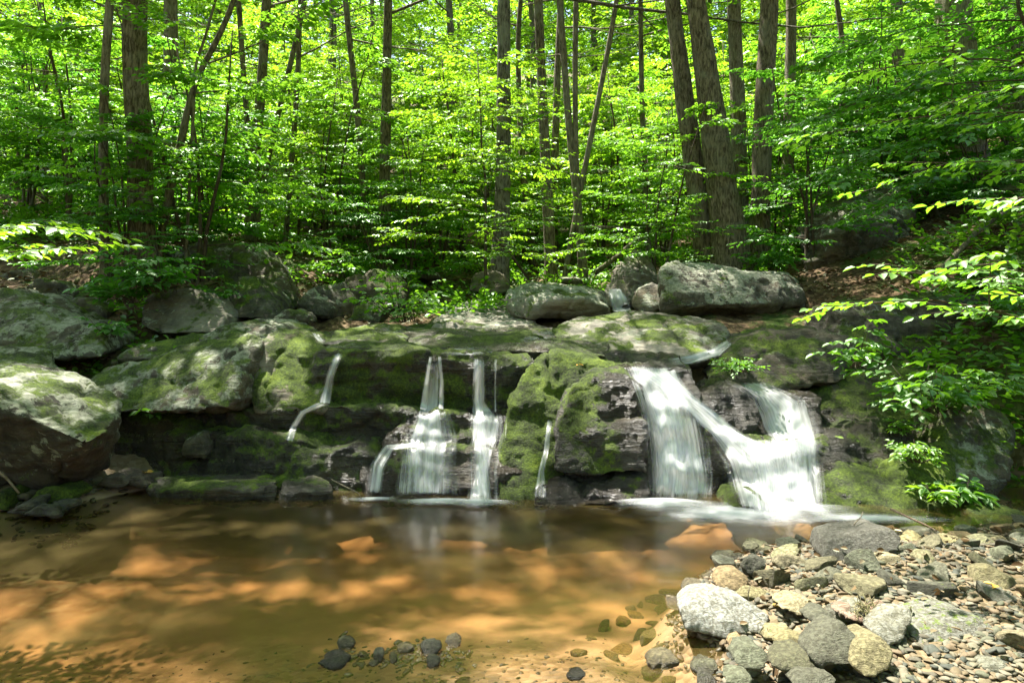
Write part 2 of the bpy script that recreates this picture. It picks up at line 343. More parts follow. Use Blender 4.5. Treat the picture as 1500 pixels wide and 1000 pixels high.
def axis(dense0, dense1, step, lo, hi, gr=1.18):
    a = list(np.arange(dense0, dense1+step/2, step)); s = step
    while a[-1] < hi: s *= gr; a.append(a[-1]+s)
    s = step; b = []
    c = dense0
    while c > lo: s *= gr; c -= s; b.append(c)
    return np.array(b[::-1]+a)
gx = axis(-5.5, 5.5, .05, -160, 160); gy = axis(.8, 8.5, .05, -160, 160, 1.12)
X, Y = np.meshgrid(gx, gy); nx, ny = len(gx), len(gy)
Z = ground_z(X.ravel(), Y.ravel())
i = (np.arange(ny-1)[:, None]*nx+np.arange(nx-1)[None]).ravel()
gme = mesh_np('ground', np.stack([X.ravel(), Y.ravel(), Z], -1), np.stack([i, i+1, i+nx+1, i+nx], -1))
ground = tag(put('ground', gme, M_GROUND), kind='structure')

# ------------------------------------------------------------------ rocks
def smooth_np(V, E, n, lam=.6):
    cnt = np.bincount(E.ravel(), minlength=len(V)).astype(float)[:, None]+1e-9
    for _ in range(n):
        a = np.stack([np.bincount(E[:, 0], V[E[:, 1], k], len(V))+np.bincount(E[:, 1], V[E[:, 0], k], len(V)) for k in range(3)], -1)
        V = V+lam*(a/cnt-V)
    return V
def hull_np(pts, bm):
    vs = [bm.verts.new(p) for p in pts]
    r = bmesh.ops.convex_hull(bm, input=vs)
    junk = [e for e in set(r['geom_interior'])|set(r['geom_unused']) if isinstance(e, bmesh.types.BMVert) and e.is_valid]
    bmesh.ops.delete(bm, geom=junk, context='VERTS')
def front(outline, t, s=.85, dz=0.0):
    """outline in photo pixels with ground distance -> world points of a front rim and its set-back copy"""
    A = np.array([P(*o) for o in outline]); c = A.mean(0); B = A.copy()
    B[:, 0] = c[0]+(A[:, 0]-c[0])*s; B[:, 2] = c[2]+(A[:, 2]-c[2])*s+dz; B[:, 1] = A[:, 1]+t
    return np.vstack([A, B])
def rock_mesh(name, hulls, vox, soft=6, amp=.05, strata=0.0, freq=1.6, micro=1.0, facet=0.0, crack=.03):
    bm = bmesh.new()
    for h in hulls: hull_np(h, bm)
    bmesh.ops.recalc_face_normals(bm, faces=bm.faces)
    me = bpy.data.meshes.new(name); bm.to_mesh(me); bm.free()
    o = bpy.data.objects.new('tmp', me); COL.objects.link(o)
    md = o.modifiers.new('r', 'REMESH'); md.mode = 'VOXEL'; md.voxel_size = vox
    dg = bpy.context.evaluated_depsgraph_get(); ev = o.evaluated_get(dg); m2 = bpy.data.meshes.new_from_object(ev)
    bpy.data.objects.remove(o); bpy.data.meshes.remove(me)
    n = len(m2.vertices); V = np.empty(n*3, np.float32); m2.vertices.foreach_get('co', V); V = V.reshape(-1, 3).astype(float)
    E = np.empty(len(m2.edges)*2, np.int32); m2.edges.foreach_get('vertices', E); E = E.reshape(-1, 2)
    V = smooth_np(V, E, soft)
    def nrm():
        m2.vertices.foreach_set('co', V.astype(np.float32).ravel()); m2.update()
        a = np.empty(n*3, np.float32); m2.vertices.foreach_get('normal', a); return a.reshape(-1, 3)
    Nn = nrm()
    off = np.array([rng.uniform(0, 50) for _ in range(3)])
    ds = amp*fbm(V*freq+off, 4, 2.1, .52)
    if facet:   # broken faces: terraces of a low frequency field
        f = noise3(V*freq*1.3+off+9)*3; ds += facet*(np.abs(f-np.round(f))*2-.5)
    if crack:
        g1 = np.abs(noise3(V*np.array([1.3, 1.3, .9])+off+3)+.12*noise3(V*6+off)); ds -= crack*np.exp(-(g1/.045)**2)
    if strata:
        wv = V.copy(); wv[:, 2] *= 9; wv[:, :2] *= .9; wv[:, 2] += .8*noise3(V*1.2+off)
        s_ = noise3(wv+off); wv2 = wv*2.3; s2 = noise3(wv2+off)
        ds += strata*(np.clip(s_, -.5, .5)*1.4+.5*s2)
    V = V+Nn*ds[:, None]; Nn = nrm()
    V = V+Nn*(micro*(.011*fbm(V*8+off, 4, 2.1, .6)+.004*noise3(V*34+off)))[:, None]
    m2.vertices.foreach_set('co', V.astype(np.float32).ravel()); m2.polygons.foreach_set('use_smooth', np.ones(len(m2.polygons), bool)); m2.update()
    return m2
def recenter(me):
    n = len(me.vertices); V = np.empty(n*3, np.float32); me.vertices.foreach_get('co', V); V = V.reshape(-1, 3)
    c = np.array([(V[:, 0].min()+V[:, 0].max())/2, (V[:, 1].min()+V[:, 1].max())/2, V[:, 2].min()]); V -= c.astype(np.float32)
    me.vertices.foreach_set('co', V.ravel()); me.update(); return c
ROCKS = []
def rock(name, label, hulls, vox=.03, cat='boulder', group=None, moss=.5, lichen=.5, wet=0.0, tone=1.0, warm=0.0, **kw):
    me = rock_mesh(name, hulls, vox, **kw); c = recenter(me)
    o = tag(put(name, me, M_ROCK, loc=c), label, cat, group)
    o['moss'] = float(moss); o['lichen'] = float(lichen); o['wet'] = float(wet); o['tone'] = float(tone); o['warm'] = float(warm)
    ROCKS.append(o); return o
def pts(*a): return np.array([P(*q) for q in a])

# --- the ledges of the fall
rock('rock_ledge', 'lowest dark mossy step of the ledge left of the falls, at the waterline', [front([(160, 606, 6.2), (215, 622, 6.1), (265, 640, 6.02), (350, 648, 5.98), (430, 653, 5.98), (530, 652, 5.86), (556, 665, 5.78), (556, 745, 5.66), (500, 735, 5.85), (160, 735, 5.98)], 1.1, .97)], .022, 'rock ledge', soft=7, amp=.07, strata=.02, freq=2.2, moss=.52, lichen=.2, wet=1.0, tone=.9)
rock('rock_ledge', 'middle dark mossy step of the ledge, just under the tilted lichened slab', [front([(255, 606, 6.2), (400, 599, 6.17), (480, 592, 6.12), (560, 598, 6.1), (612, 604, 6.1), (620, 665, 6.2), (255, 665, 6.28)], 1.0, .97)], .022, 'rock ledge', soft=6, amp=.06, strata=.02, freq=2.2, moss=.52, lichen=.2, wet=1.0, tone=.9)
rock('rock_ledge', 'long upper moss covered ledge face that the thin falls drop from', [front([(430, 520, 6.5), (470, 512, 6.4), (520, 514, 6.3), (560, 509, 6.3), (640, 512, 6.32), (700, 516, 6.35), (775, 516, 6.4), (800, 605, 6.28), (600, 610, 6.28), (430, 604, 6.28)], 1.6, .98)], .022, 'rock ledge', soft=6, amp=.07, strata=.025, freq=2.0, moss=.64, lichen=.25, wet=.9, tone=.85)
rock('rock_ledge', 'wet stepped rock foot behind the two thin central falls', [
    front([(560, 640, 5.95), (600, 608, 6.1), (740, 604, 6.1), (775, 640, 5.95), (775, 680, 5.9), (545, 680, 5.9)], .8, .97),
    front([(528, 668, 5.85), (590, 655, 5.85), (680, 660, 5.8), (770, 655, 5.8), (775, 745, 5.5), (525, 745, 5.55)], .8, .97)], .022, 'rock ledge', soft=6, amp=.07, strata=.03, freq=2.6, moss=.36, lichen=.1, wet=1.0, tone=.7)
rock('mossy_buttress', 'bright green moss capped rock buttress between the thin falls and the wide fall', [
    front([(765, 560, 6.15), (778, 530, 6.25), (810, 517, 6.35), (880, 524, 6.4), (905, 535, 6.3), (880, 600, 5.95), (850, 650, 5.85), (735, 650, 5.85), (745, 600, 6.0)], 1.2, .95),
    front([(735, 640, 5.85), (800, 632, 5.85), (840, 640, 5.85), (840, 740, 5.5), (725, 740, 5.5), (728, 680, 5.7)], .8, .95)], .02, 'buttress', soft=6, amp=.06, strata=.012, freq=2.4, moss=.86, lichen=.3, wet=.2, tone=1.0, warm=.3)
rock('boulder', 'big rounded dark boulder face with fine moss beside the wide fall', [
    front([(838, 565, 5.85), (870, 543, 5.98), (915, 540, 6.0), (940, 560, 5.9), (948, 620, 5.7), (946, 690, 5.52), (880, 700, 5.5), (810, 692, 5.52), (812, 630, 5.65)], .9, .9)], .02, soft=10, amp=.055, strata=.0, freq=2.4, moss=.44, lichen=.08, wet=.75, tone=.62)
rock('rock_ledge', 'low shiny wet shelf at the foot of the rounded dark boulder', [front([(785, 712, 5.5), (850, 694, 5.62), (900, 692, 5.62), (955, 702, 5.5), (965, 748, 5.25), (785, 745, 5.35)], .7, .95)], .02, 'rock ledge', soft=6, amp=.05, strata=.015, freq=3, moss=.18, lichen=.05, wet=1.0, tone=.6)
rock('rock_ledge', 'stepped rock under the wide white fall', [
    front([(890, 538, 6.35), (950, 534, 6.4), (1020, 538, 6.4), (1030, 610, 6.1), (900, 610, 6.1)], 1.2, .97),
    front([(925, 590, 6.0), (975, 588, 6.05), (1025, 600, 6.05), (1040, 745, 5.65), (930, 745, 5.65)], 1.0, .97),
    front([(1000, 640, 5.95), (1060, 628, 6.05), (1130, 655, 6.0), (1205, 650, 6.0), (1212, 760, 5.55), (1010, 760, 5.6)], 1.0, .97)], .022, 'rock ledge', soft=6, amp=.05, strata=.015, freq=2.4, moss=.3, lichen=.05, wet=1.0, tone=.6)
rock('boulder', 'wet dark rock parting the wide fall into two streams', [front([(1018, 590, 6.2), (1060, 555, 6.4), (1095, 565, 6.35), (1118, 610, 6.15), (1108, 648, 6.0), (1040, 640, 6.02)], .7, .85)], .02, soft=8, amp=.05, freq=2.8, moss=.32, lichen=.05, wet=1.0, tone=.6)
rock('rock_ledge', 'upper right ledge that the short side fall drops from', [front([(1065, 572, 6.6), (1100, 566, 6.6), (1160, 572, 6.55), (1205, 582, 6.45), (1212, 660, 6.15), (1090, 660, 6.2)], 1.0, .97)], .022, 'rock ledge', soft=6, amp=.035, strata=.01, freq=2.4, moss=.25, lichen=.05, wet=1.0, tone=.6)
rock('boulder', 'low domed mossy rock in the foam at the base of the wide fall', [front([(1062, 758, 5.15), (1080, 728, 5.3), (1110, 724, 5.32), (1140, 745, 5.2), (1150, 766, 5.08)], .5, .8)], .016, soft=10, amp=.02, freq=3, moss=.5, lichen=.0, wet=.9, tone=.7)
# --- slabs on the plateau
rock('rock_slab', 'broad wet mossy slab forming the lip above the thin falls', [pts((440, 518, 6.55), (520, 508, 6.5), (640, 512, 6.45), (780, 512, 6.5), (890, 520, 6.6), (900, 492, 8), (780, 474, 8.8), (640, 474, 8.6), (500, 484, 7.9), (430, 492, 7.6), (440, 545, 6.6), (890, 545, 6.7), (640, 520, 8.8), (860, 520, 8.6))], .025, 'rock slab', soft=5, amp=.05, strata=.02, freq=1.6, moss=.38, lichen=.35, wet=.85, tone=.95, warm=.3)
rock('rock_slab', 'pale green mossy slab at the left end of the lip', [front([(455, 508, 6.75), (490, 484, 7.3), (540, 474, 7.6), (585, 480, 7.6), (600, 500, 7.0), (560, 514, 6.75)], .7, .85)], .025, 'rock slab', soft=8, amp=.04, strata=.02, moss=.55, lichen=.5, wet=.1, tone=1.1)
rock('rock_slab', 'small mossy slab beside the stream on the lip above the buttress', [front([(655, 502, 7.0), (700, 490, 7.4), (770, 486, 7.6), (800, 496, 7.2), (760, 508, 6.9)], .6, .85)], .025, 'rock slab', soft=6, amp=.04, strata=.02, moss=.6, lichen=.3, wet=.5, tone=.9)
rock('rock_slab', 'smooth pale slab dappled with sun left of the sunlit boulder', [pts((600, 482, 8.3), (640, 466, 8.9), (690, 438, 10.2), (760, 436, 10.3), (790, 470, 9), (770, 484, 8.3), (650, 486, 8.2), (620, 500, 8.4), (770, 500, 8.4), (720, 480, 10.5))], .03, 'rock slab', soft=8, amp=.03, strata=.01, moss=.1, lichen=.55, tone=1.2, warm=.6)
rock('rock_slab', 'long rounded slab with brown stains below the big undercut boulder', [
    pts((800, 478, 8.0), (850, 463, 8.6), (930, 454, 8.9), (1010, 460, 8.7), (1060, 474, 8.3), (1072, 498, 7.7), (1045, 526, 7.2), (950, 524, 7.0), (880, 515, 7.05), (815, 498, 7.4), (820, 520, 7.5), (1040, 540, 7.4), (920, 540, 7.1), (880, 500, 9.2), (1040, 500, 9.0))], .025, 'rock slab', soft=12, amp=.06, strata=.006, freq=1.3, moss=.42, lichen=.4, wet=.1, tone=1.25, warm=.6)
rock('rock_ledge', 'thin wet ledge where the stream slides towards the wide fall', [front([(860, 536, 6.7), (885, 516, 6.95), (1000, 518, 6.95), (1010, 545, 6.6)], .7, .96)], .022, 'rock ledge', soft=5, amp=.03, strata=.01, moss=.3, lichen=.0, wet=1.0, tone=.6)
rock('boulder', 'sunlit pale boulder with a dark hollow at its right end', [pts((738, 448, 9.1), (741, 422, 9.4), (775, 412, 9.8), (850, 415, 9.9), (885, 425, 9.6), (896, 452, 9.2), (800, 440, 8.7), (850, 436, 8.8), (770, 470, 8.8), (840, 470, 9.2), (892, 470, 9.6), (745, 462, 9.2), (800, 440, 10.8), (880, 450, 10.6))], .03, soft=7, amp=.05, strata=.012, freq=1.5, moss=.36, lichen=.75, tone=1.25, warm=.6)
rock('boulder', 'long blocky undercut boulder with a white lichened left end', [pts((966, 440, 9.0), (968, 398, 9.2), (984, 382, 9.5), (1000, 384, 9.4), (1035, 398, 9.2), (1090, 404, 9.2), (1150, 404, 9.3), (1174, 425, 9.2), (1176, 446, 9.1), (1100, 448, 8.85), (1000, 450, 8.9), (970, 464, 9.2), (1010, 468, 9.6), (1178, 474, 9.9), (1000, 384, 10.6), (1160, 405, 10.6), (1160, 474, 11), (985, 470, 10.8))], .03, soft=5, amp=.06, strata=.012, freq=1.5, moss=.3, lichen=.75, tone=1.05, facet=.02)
rock('root_wad', 'pointed splintered grey root stump leaning among the boulders beside the stream', [pts((930, 364, 10.9), (948, 372, 10.8), (966, 408, 10.4), (962, 446, 10.0), (930, 440, 9.9), (890, 450, 10.1), (884, 424, 10.3), (905, 388, 10.7), (930, 400, 10.1), (930, 440, 11.4), (960, 420, 11.2))], .03, 'stump', soft=3, amp=.05, freq=2.2, moss=.3, lichen=.4, tone=1.1, warm=.6, facet=.05)
rock('stone', 'small round stone wedged against the left end of the undercut boulder', [front([(930, 446, 9.2), (935, 424, 9.4), (955, 412, 9.5), (972, 420, 9.4), (972, 456, 9.1), (938, 460, 9.1)], .5, .8)], .03, soft=10, amp=.03, moss=.3, lichen=.5, tone=1.2)
rock('boulder', 'low dark boulder with creeping plants left of the side fall', [front([(1035, 560, 6.7), (1060, 520, 6.95), (1100, 495, 7.2), (1150, 482, 7.35), (1210, 480, 7.4), (1246, 492, 7.2), (1250, 560, 6.8), (1140, 575, 6.6)], .9, .85)], .025, soft=8, amp=.06, freq=1.8, moss=.42, lichen=.25, wet=.2, tone=.75)
rock('rock_ledge', 'dark flat mossy ledge to the right of the side fall, strewn with leaves', [front([(1195, 572, 6.75), (1240, 548, 6.9), (1320, 542, 6.95), (1420, 540, 6.9), (1425, 630, 6.45), (1200, 640, 6.45)], .8, .96)], .025, 'rock ledge', soft=6, amp=.05, strata=.025, moss=.55, lichen=.2, wet=.5, tone=.7)
rock('rock_ledge', 'wet black bulging rock face to the right of the wide fall', [front([(1196, 650, 6.0), (1225, 622, 6.2), (1310, 616, 6.25), (1345, 640, 6.1), (1340, 755, 5.6), (1200, 755, 5.6)], .9, .95)], .022, 'rock ledge', soft=8, amp=.08, freq=2, moss=.38, lichen=.05, wet=1.0, tone=.65)
rock('rock_ledge', 'low mossy hump with drips at the foot of the black rock face', [front([(1203, 715, 5.5), (1225, 692, 5.65), (1285, 690, 5.65), (1320, 710, 5.5), (1320, 768, 5.15), (1205, 765, 5.2)], .7, .9)], .02, 'rock ledge', soft=10, amp=.04, freq=2.4, moss=.6, lichen=.0, wet=.7, tone=.7)
rock('boulder', 'upright green grey lichened boulder at the right edge of the falls', [front([(1378, 640, 6.0), (1386, 598, 6.2), (1402, 588, 6.3), (1445, 592, 6.3), (1478, 615, 6.2), (1492, 645, 6.1), (1482, 700, 5.85), (1450, 755, 5.5), (1378, 740, 5.6)], .7, .85)], .022, soft=6, amp=.045, freq=1.8, moss=.48, lichen=.6, tone=.95, facet=.015)
rock('mossy_mound', 'cushioned bright moss mound at the waterline below the lichened boulder', [front([(1300, 715, 5.5), (1318, 670, 5.75), (1350, 652, 5.85), (1392, 656, 5.85), (1412, 700, 5.6), (1404, 770, 5.15), (1345, 776, 5.05), (1302, 768, 5.15)], .8, .85)], .018, 'moss mound', soft=10, amp=.06, freq=3, moss=1.0, lichen=.0, tone=.8)
rock('stone', 'round moss covered stone on the wet gravel at the far right', [front([(1430, 765, 5.0), (1440, 748, 5.15), (1470, 742, 5.2), (1505, 750, 5.15), (1515, 775, 4.95), (1465, 782, 4.85)], .45, .8)], .015, soft=10, amp=.02, freq=3, moss=1.0, lichen=.0, tone=.8)
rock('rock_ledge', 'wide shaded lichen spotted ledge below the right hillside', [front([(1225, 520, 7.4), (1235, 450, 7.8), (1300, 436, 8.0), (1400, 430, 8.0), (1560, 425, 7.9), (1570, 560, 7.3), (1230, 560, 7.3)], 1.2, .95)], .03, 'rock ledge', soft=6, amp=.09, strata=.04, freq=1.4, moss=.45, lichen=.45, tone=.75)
rock('boulder', 'huge hillside boulder behind the trunks at the right', [pts((1160, 345, 10.8), (1190, 305, 11.2), (1255, 276, 11.5), (1325, 268, 11.4), (1345, 305, 11), (1335, 352, 10.6), (1270, 392, 10.4), (1180, 402, 10.5), (1250, 330, 10.2), (1200, 300, 12.5), (1330, 290, 12.5))], .04, soft=6, amp=.08, strata=.02, freq=1.2, moss=.3, lichen=.6, tone=1.05, facet=.03)
# --- left bank
rock('boulder', 'biggest left boulder in the foreground with a flat sunlit lichened top and black undercut front', [
    pts((-90, 530, 6.1), (0, 528, 6.15), (60, 532, 6.2), (100, 545, 6.2), (160, 563, 6.0), (184, 582, 5.75), (182, 610, 5.5), (-90, 560, 4.9), (0, 588, 4.95), (70, 622, 4.9), (128, 650, 4.88), (148, 640, 5.0), (-90, 700, 5.45), (0, 715, 5.45), (60, 722, 5.4), (125, 706, 5.5), (165, 660, 5.55), (160, 690, 5.8), (0, 640, 6.4), (-90, 640, 6.3)),
    pts((-40, 520, 6.2), (0, 522, 6.2), (55, 506, 6.5), (75, 514, 6.45), (88, 545, 6.3), (40, 550, 6.0), (-40, 545, 6.0), (70, 560, 6.6), (0, 560, 6.8))], .022, soft=5, amp=.055, freq=1.5, moss=.40, lichen=.80, tone=.62, facet=.02)
rock('boulder', 'rounded lichened boulder at the left edge just behind the biggest one', [front([(-70, 500, 7.2), (-60, 425, 7.7), (0, 420, 7.8), (55, 440, 7.8), (112, 462, 7.6), (152, 488, 7.3), (150, 524, 7.0), (0, 530, 6.9)], 1.0, .8)], .027, soft=9, amp=.06, freq=1.3, moss=.38, lichen=.66, tone=.9)
rock('boulder', 'brown streaked boulder under the leafy shrub on the left bank', [front([(200, 475, 7.9), (212, 440, 8.2), (235, 427, 8.3), (280, 426, 8.3), (320, 440, 8.2), (335, 465, 7.9), (322, 490, 7.7), (230, 492, 7.7)], .9, .8)], .03, soft=8, amp=.06, strata=.02, freq=1.4, moss=.3, lichen=.4, tone=1.0, warm=.5)
rock('boulder', 'round dark boulder right of the brown streaked one', [front([(328, 470, 8.3), (335, 425, 8.6), (355, 406, 8.8), (380, 410, 8.8), (402, 440, 8.5), (405, 470, 8.2)], .9, .8)], .03, soft=9, amp=.05, moss=.4, lichen=.4, tone=.75)
rock('rock_slab', 'tilted lichen spotted slab with a dark right end above the left ledge', [pts((120, 575, 6.3), (150, 540, 6.7), (230, 518, 6.75), (300, 497, 6.8), (368, 488, 6.75), (383, 500, 6.5), (372, 540, 6.35), (335, 598, 5.85), (240, 604, 5.9), (140, 606, 6.0), (230, 540, 6.4), (335, 515, 6.35), (385, 596, 6.5), (383, 500, 7.4), (160, 560, 7.4))], .022, 'rock slab', soft=5, amp=.05, freq=1.5, moss=.5, lichen=.72, tone=1.0, facet=.02)
rock('rock_slab', 'mossy slab lying tilted behind the lichen spotted slab', [front([(160, 530, 7.0), (210, 502, 7.2), (280, 488, 7.3), (300, 500, 7.2), (230, 530, 6.9)], .6, .85)], .027, 'rock slab', soft=8, amp=.05, moss=.55, lichen=.4, tone=.9)
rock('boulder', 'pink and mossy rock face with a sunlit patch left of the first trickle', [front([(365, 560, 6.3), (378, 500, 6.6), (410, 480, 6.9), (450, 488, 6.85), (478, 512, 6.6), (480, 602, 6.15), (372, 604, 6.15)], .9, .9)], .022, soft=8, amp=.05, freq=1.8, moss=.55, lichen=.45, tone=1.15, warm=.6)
rock('boulder', 'low whaleback rock with speckled top behind the pink rock face', [front([(280, 500, 7.2), (310, 480, 7.4), (370, 464, 7.7), (420, 468, 7.7), (452, 488, 7.3), (440, 505, 7.0), (340, 510, 7.0)], .7, .85)], .027, soft=8, amp=.05, moss=.35, lichen=.6, tone=.95)
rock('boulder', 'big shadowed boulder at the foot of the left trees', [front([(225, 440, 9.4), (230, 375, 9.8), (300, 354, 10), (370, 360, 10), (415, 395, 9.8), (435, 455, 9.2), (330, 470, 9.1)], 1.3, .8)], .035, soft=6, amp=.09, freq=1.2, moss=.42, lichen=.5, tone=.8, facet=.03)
rock('boulder', 'wedge shaped boulder with a black hollow beneath it left of centre', [pts((432, 445, 9.0), (462, 420, 9.3), (505, 414, 9.6), (522, 440, 9.5), (520, 470, 9.6), (470, 460, 9.0), (440, 474, 9.3), (470, 440, 10.4), (515, 440, 10.4))], .03, soft=5, amp=.06, moss=.3, lichen=.5, tone=.85, facet=.02)
rock('boulder', 'shaded boulder behind the small green shrub in the centre', [front([(490, 450, 10.0), (500, 405, 10.2), (550, 396, 10.3), (590, 410, 10.2), (598, 455, 9.9)], 1.0, .8)], .035, soft=8, amp=.07, moss=.4, lichen=.3, tone=.75)
rock('boulder', 'smooth round boulder left of the main straight trunk', [front([(685, 428, 10.5), (692, 400, 10.8), (715, 392, 10.9), (742, 405, 10.8), (748, 432, 10.5)], .8, .8)], .035, soft=10, amp=.05, moss=.35, lichen=.45, tone=1.0)
rock('stone', 'small sunlit stone at the left foot of the small green shrub', [front([(505, 470, 8.4), (515, 448, 8.6), (545, 440, 8.7), (565, 456, 8.5), (560, 476, 8.3)], .5, .8)], .027, soft=8, amp=.04, moss=.45, lichen=.5, tone=1.1)
rock('driftwood_root', 'knobbly pale root lying on the slab behind the lip', [pts((615, 488, 8.0), (640, 474, 8.2), (670, 468, 8.3), (690, 478, 8.1), (725, 482, 8.0), (735, 490, 7.9), (660, 494, 7.9), (680, 482, 8.5))], .02, 'root', soft=4, amp=.06, freq=4, moss=.3, lichen=.2, tone=1.1, warm=.5)
for k, (a, d, lab, tn) in enumerate([
    ([(-20, 425), (0, 400), (30, 394), (48, 408), (45, 430)], 9.0, 'pale sunlit stone at the far left edge under the bright leaf spray', 1.3),
    ([(25, 432), (45, 408), (90, 412), (112, 428), (105, 446), (40, 448)], 8.6, 'flat brown stone right of the pale sunlit stone on the left bank', .9),
    ([(55, 462), (75, 440), (125, 436), (160, 456), (150, 476), (80, 478)], 8.2, 'long low stone above the rounded lichened boulder', .8),
    ([(112, 412), (118, 370), (140, 354), (166, 375), (168, 412)], 10.0, 'upright lichened stone beside the slim left tree', 1.0),
    ([(50, 420), (75, 392), (130, 390), (140, 418)], 9.6, 'dark stone in shade behind the flat brown stone', .75),
    ([(598, 408), (610, 396), (640, 398), (650, 412)], 11.5, 'small dark stone among the central saplings', .8),
    ([(812, 414), (825, 404), (850, 406), (856, 416)], 11.0, 'small stone behind the sunlit boulder', 1.0),
    ([(264, 668), (272, 645), (292, 637), (304, 650), (302, 670)], 5.92, 'fist like stone sitting on the lowest step of the ledge', .75),
    ([(395, 466), (420, 452), (450, 460), (455, 476), (410, 478)], 8.1, 'flat wet stone left of the black hollow', .8),
    ([(1060, 405), (1080, 385), (1130, 384), (1150, 402)], 11.2, 'grey stone behind the undercut boulder at the foot of the trunks', .9),
    ([(1345, 470), (1360, 440), (1420, 432), (1445, 455), (1440, 480)], 7.6, 'shaded stone perched on the wide lichen spotted ledge', .7)]):
    rock('stone', lab, [front([(x, y, d) for x, y in a], .5, .82)], .02 if d < 7 else .03, 'stone', soft=6, amp=.045, freq=2, moss=.4, lichen=.5, tone=tn)
rock('rock_slab', 'long flat wet slab at the waterline on the left', [pts((210, 712, 5.62), (225, 700, 5.75), (300, 694, 5.95), (395, 692, 5.95), (408, 700, 5.7), (406, 712, 5.5), (330, 715, 5.45), (240, 716, 5.5), (220, 740, 5.55), (405, 740, 5.45), (300, 725, 6.1))], .016, 'rock slab', soft=4, amp=.02, strata=.01, freq=2.4, moss=.42, lichen=.15, wet=.7, tone=.95)
rock('rock_slab', 'short flat slab with mossy rim at the waterline, right of the long one', [pts((409, 710, 5.6), (413, 698, 5.75), (470, 696, 5.85), (488, 706, 5.65), (490, 714, 5.5), (450, 718, 5.45), (411, 716, 5.5), (412, 742, 5.48), (488, 742, 5.48), (450, 725, 6.0))], .016, 'rock slab', soft=4, amp=.02, strata=.008, freq=2.4, moss=.4, lichen=.15, wet=.7, tone=1.05)
for k, (a, d, lab, m, tn) in enumerate([
    ([(5, 752), (25, 738), (48, 732), (52, 745), (30, 758)], 5.0, 'grey wedge stone at the left waterline', .1, 1.1),
    ([(30, 756), (50, 743), (85, 745), (90, 758)], 4.95, 'flat pale stone lowest at the left waterline', .0, 1.2),
    ([(40, 735), (55, 718), (85, 714), (110, 728), (100, 740)], 5.2, 'cushion mossed stone below the biggest left boulder', 1.0, .8),
    ([(12, 734), (22, 724), (38, 722), (44, 734)], 5.25, 'small grey stone behind the wedge stone', .1, 1.0),
    ([(140, 712), (150, 698), (175, 694), (188, 708), (175, 718)], 5.55, 'round dark stone by the orange leaf', .2, .8),
    ([(180, 710), (195, 698), (212, 700), (216, 714)], 5.6, 'small flat stone at the end of the long wet slab', .2, .8),
    ([(-20, 745), (-5, 720), (8, 722), (10, 748)], 5.15, 'mossy stone cut by the left picture edge', 1.0, .8)]):
    rock('stone', lab, [front([(x, y, d) for x, y in a], .3, .85)], .014, 'stone', soft=5, amp=.02, freq=3, moss=m, lichen=.2, tone=tn)

# ------------------------------------------------------------------ pool water: a closed body reaching under the ground sheet
X0, X1, Y0, Y1 = -7.5, 5.2, -1.5, 6.4
bm = bmesh.new(); bmesh.ops.create_cube(bm, size=1)
for v in bm.verts: v.co = Vector(((X0+X1)/2+v.co.x*(X1-X0), (Y0+Y1)/2+v.co.y*(Y1-Y0), 0.0 if v.co.z > 0 else -1.2))
wme = bpy.data.meshes.new('pool_water'); bm.to_mesh(wme); bm.free()
pool = tag(put('pool_water', wme, M_WATER), kind='structure')
# ------------------------------------------------------------------ surface finding
pool.hide_viewport = True
bpy.context.view_layer.update()
def hit(px, py, dflt=None):
    dg = bpy.context.evaluated_depsgraph_get()
    dr = Vector(((px-750)/F0, 1.0, -(py-440)/F0)).normalized()
    ok, p, n, *_ = scene.ray_cast(dg, Vector((0, 0, H)), dr)
    return (np.array(p), np.array(n)) if ok else (dflt, None)
def drop(x, y, z0=9.0):
    dg = bpy.context.evaluated_depsgraph_get()
    ok, p, n, *_ = scene.ray_cast(dg, Vector((x, y, z0)), Vector((0, 0, -1)))
    return (np.array(p), np.array(n)) if ok else (np.array([x, y, 0.0]), np.array([0, 0, 1.0]))

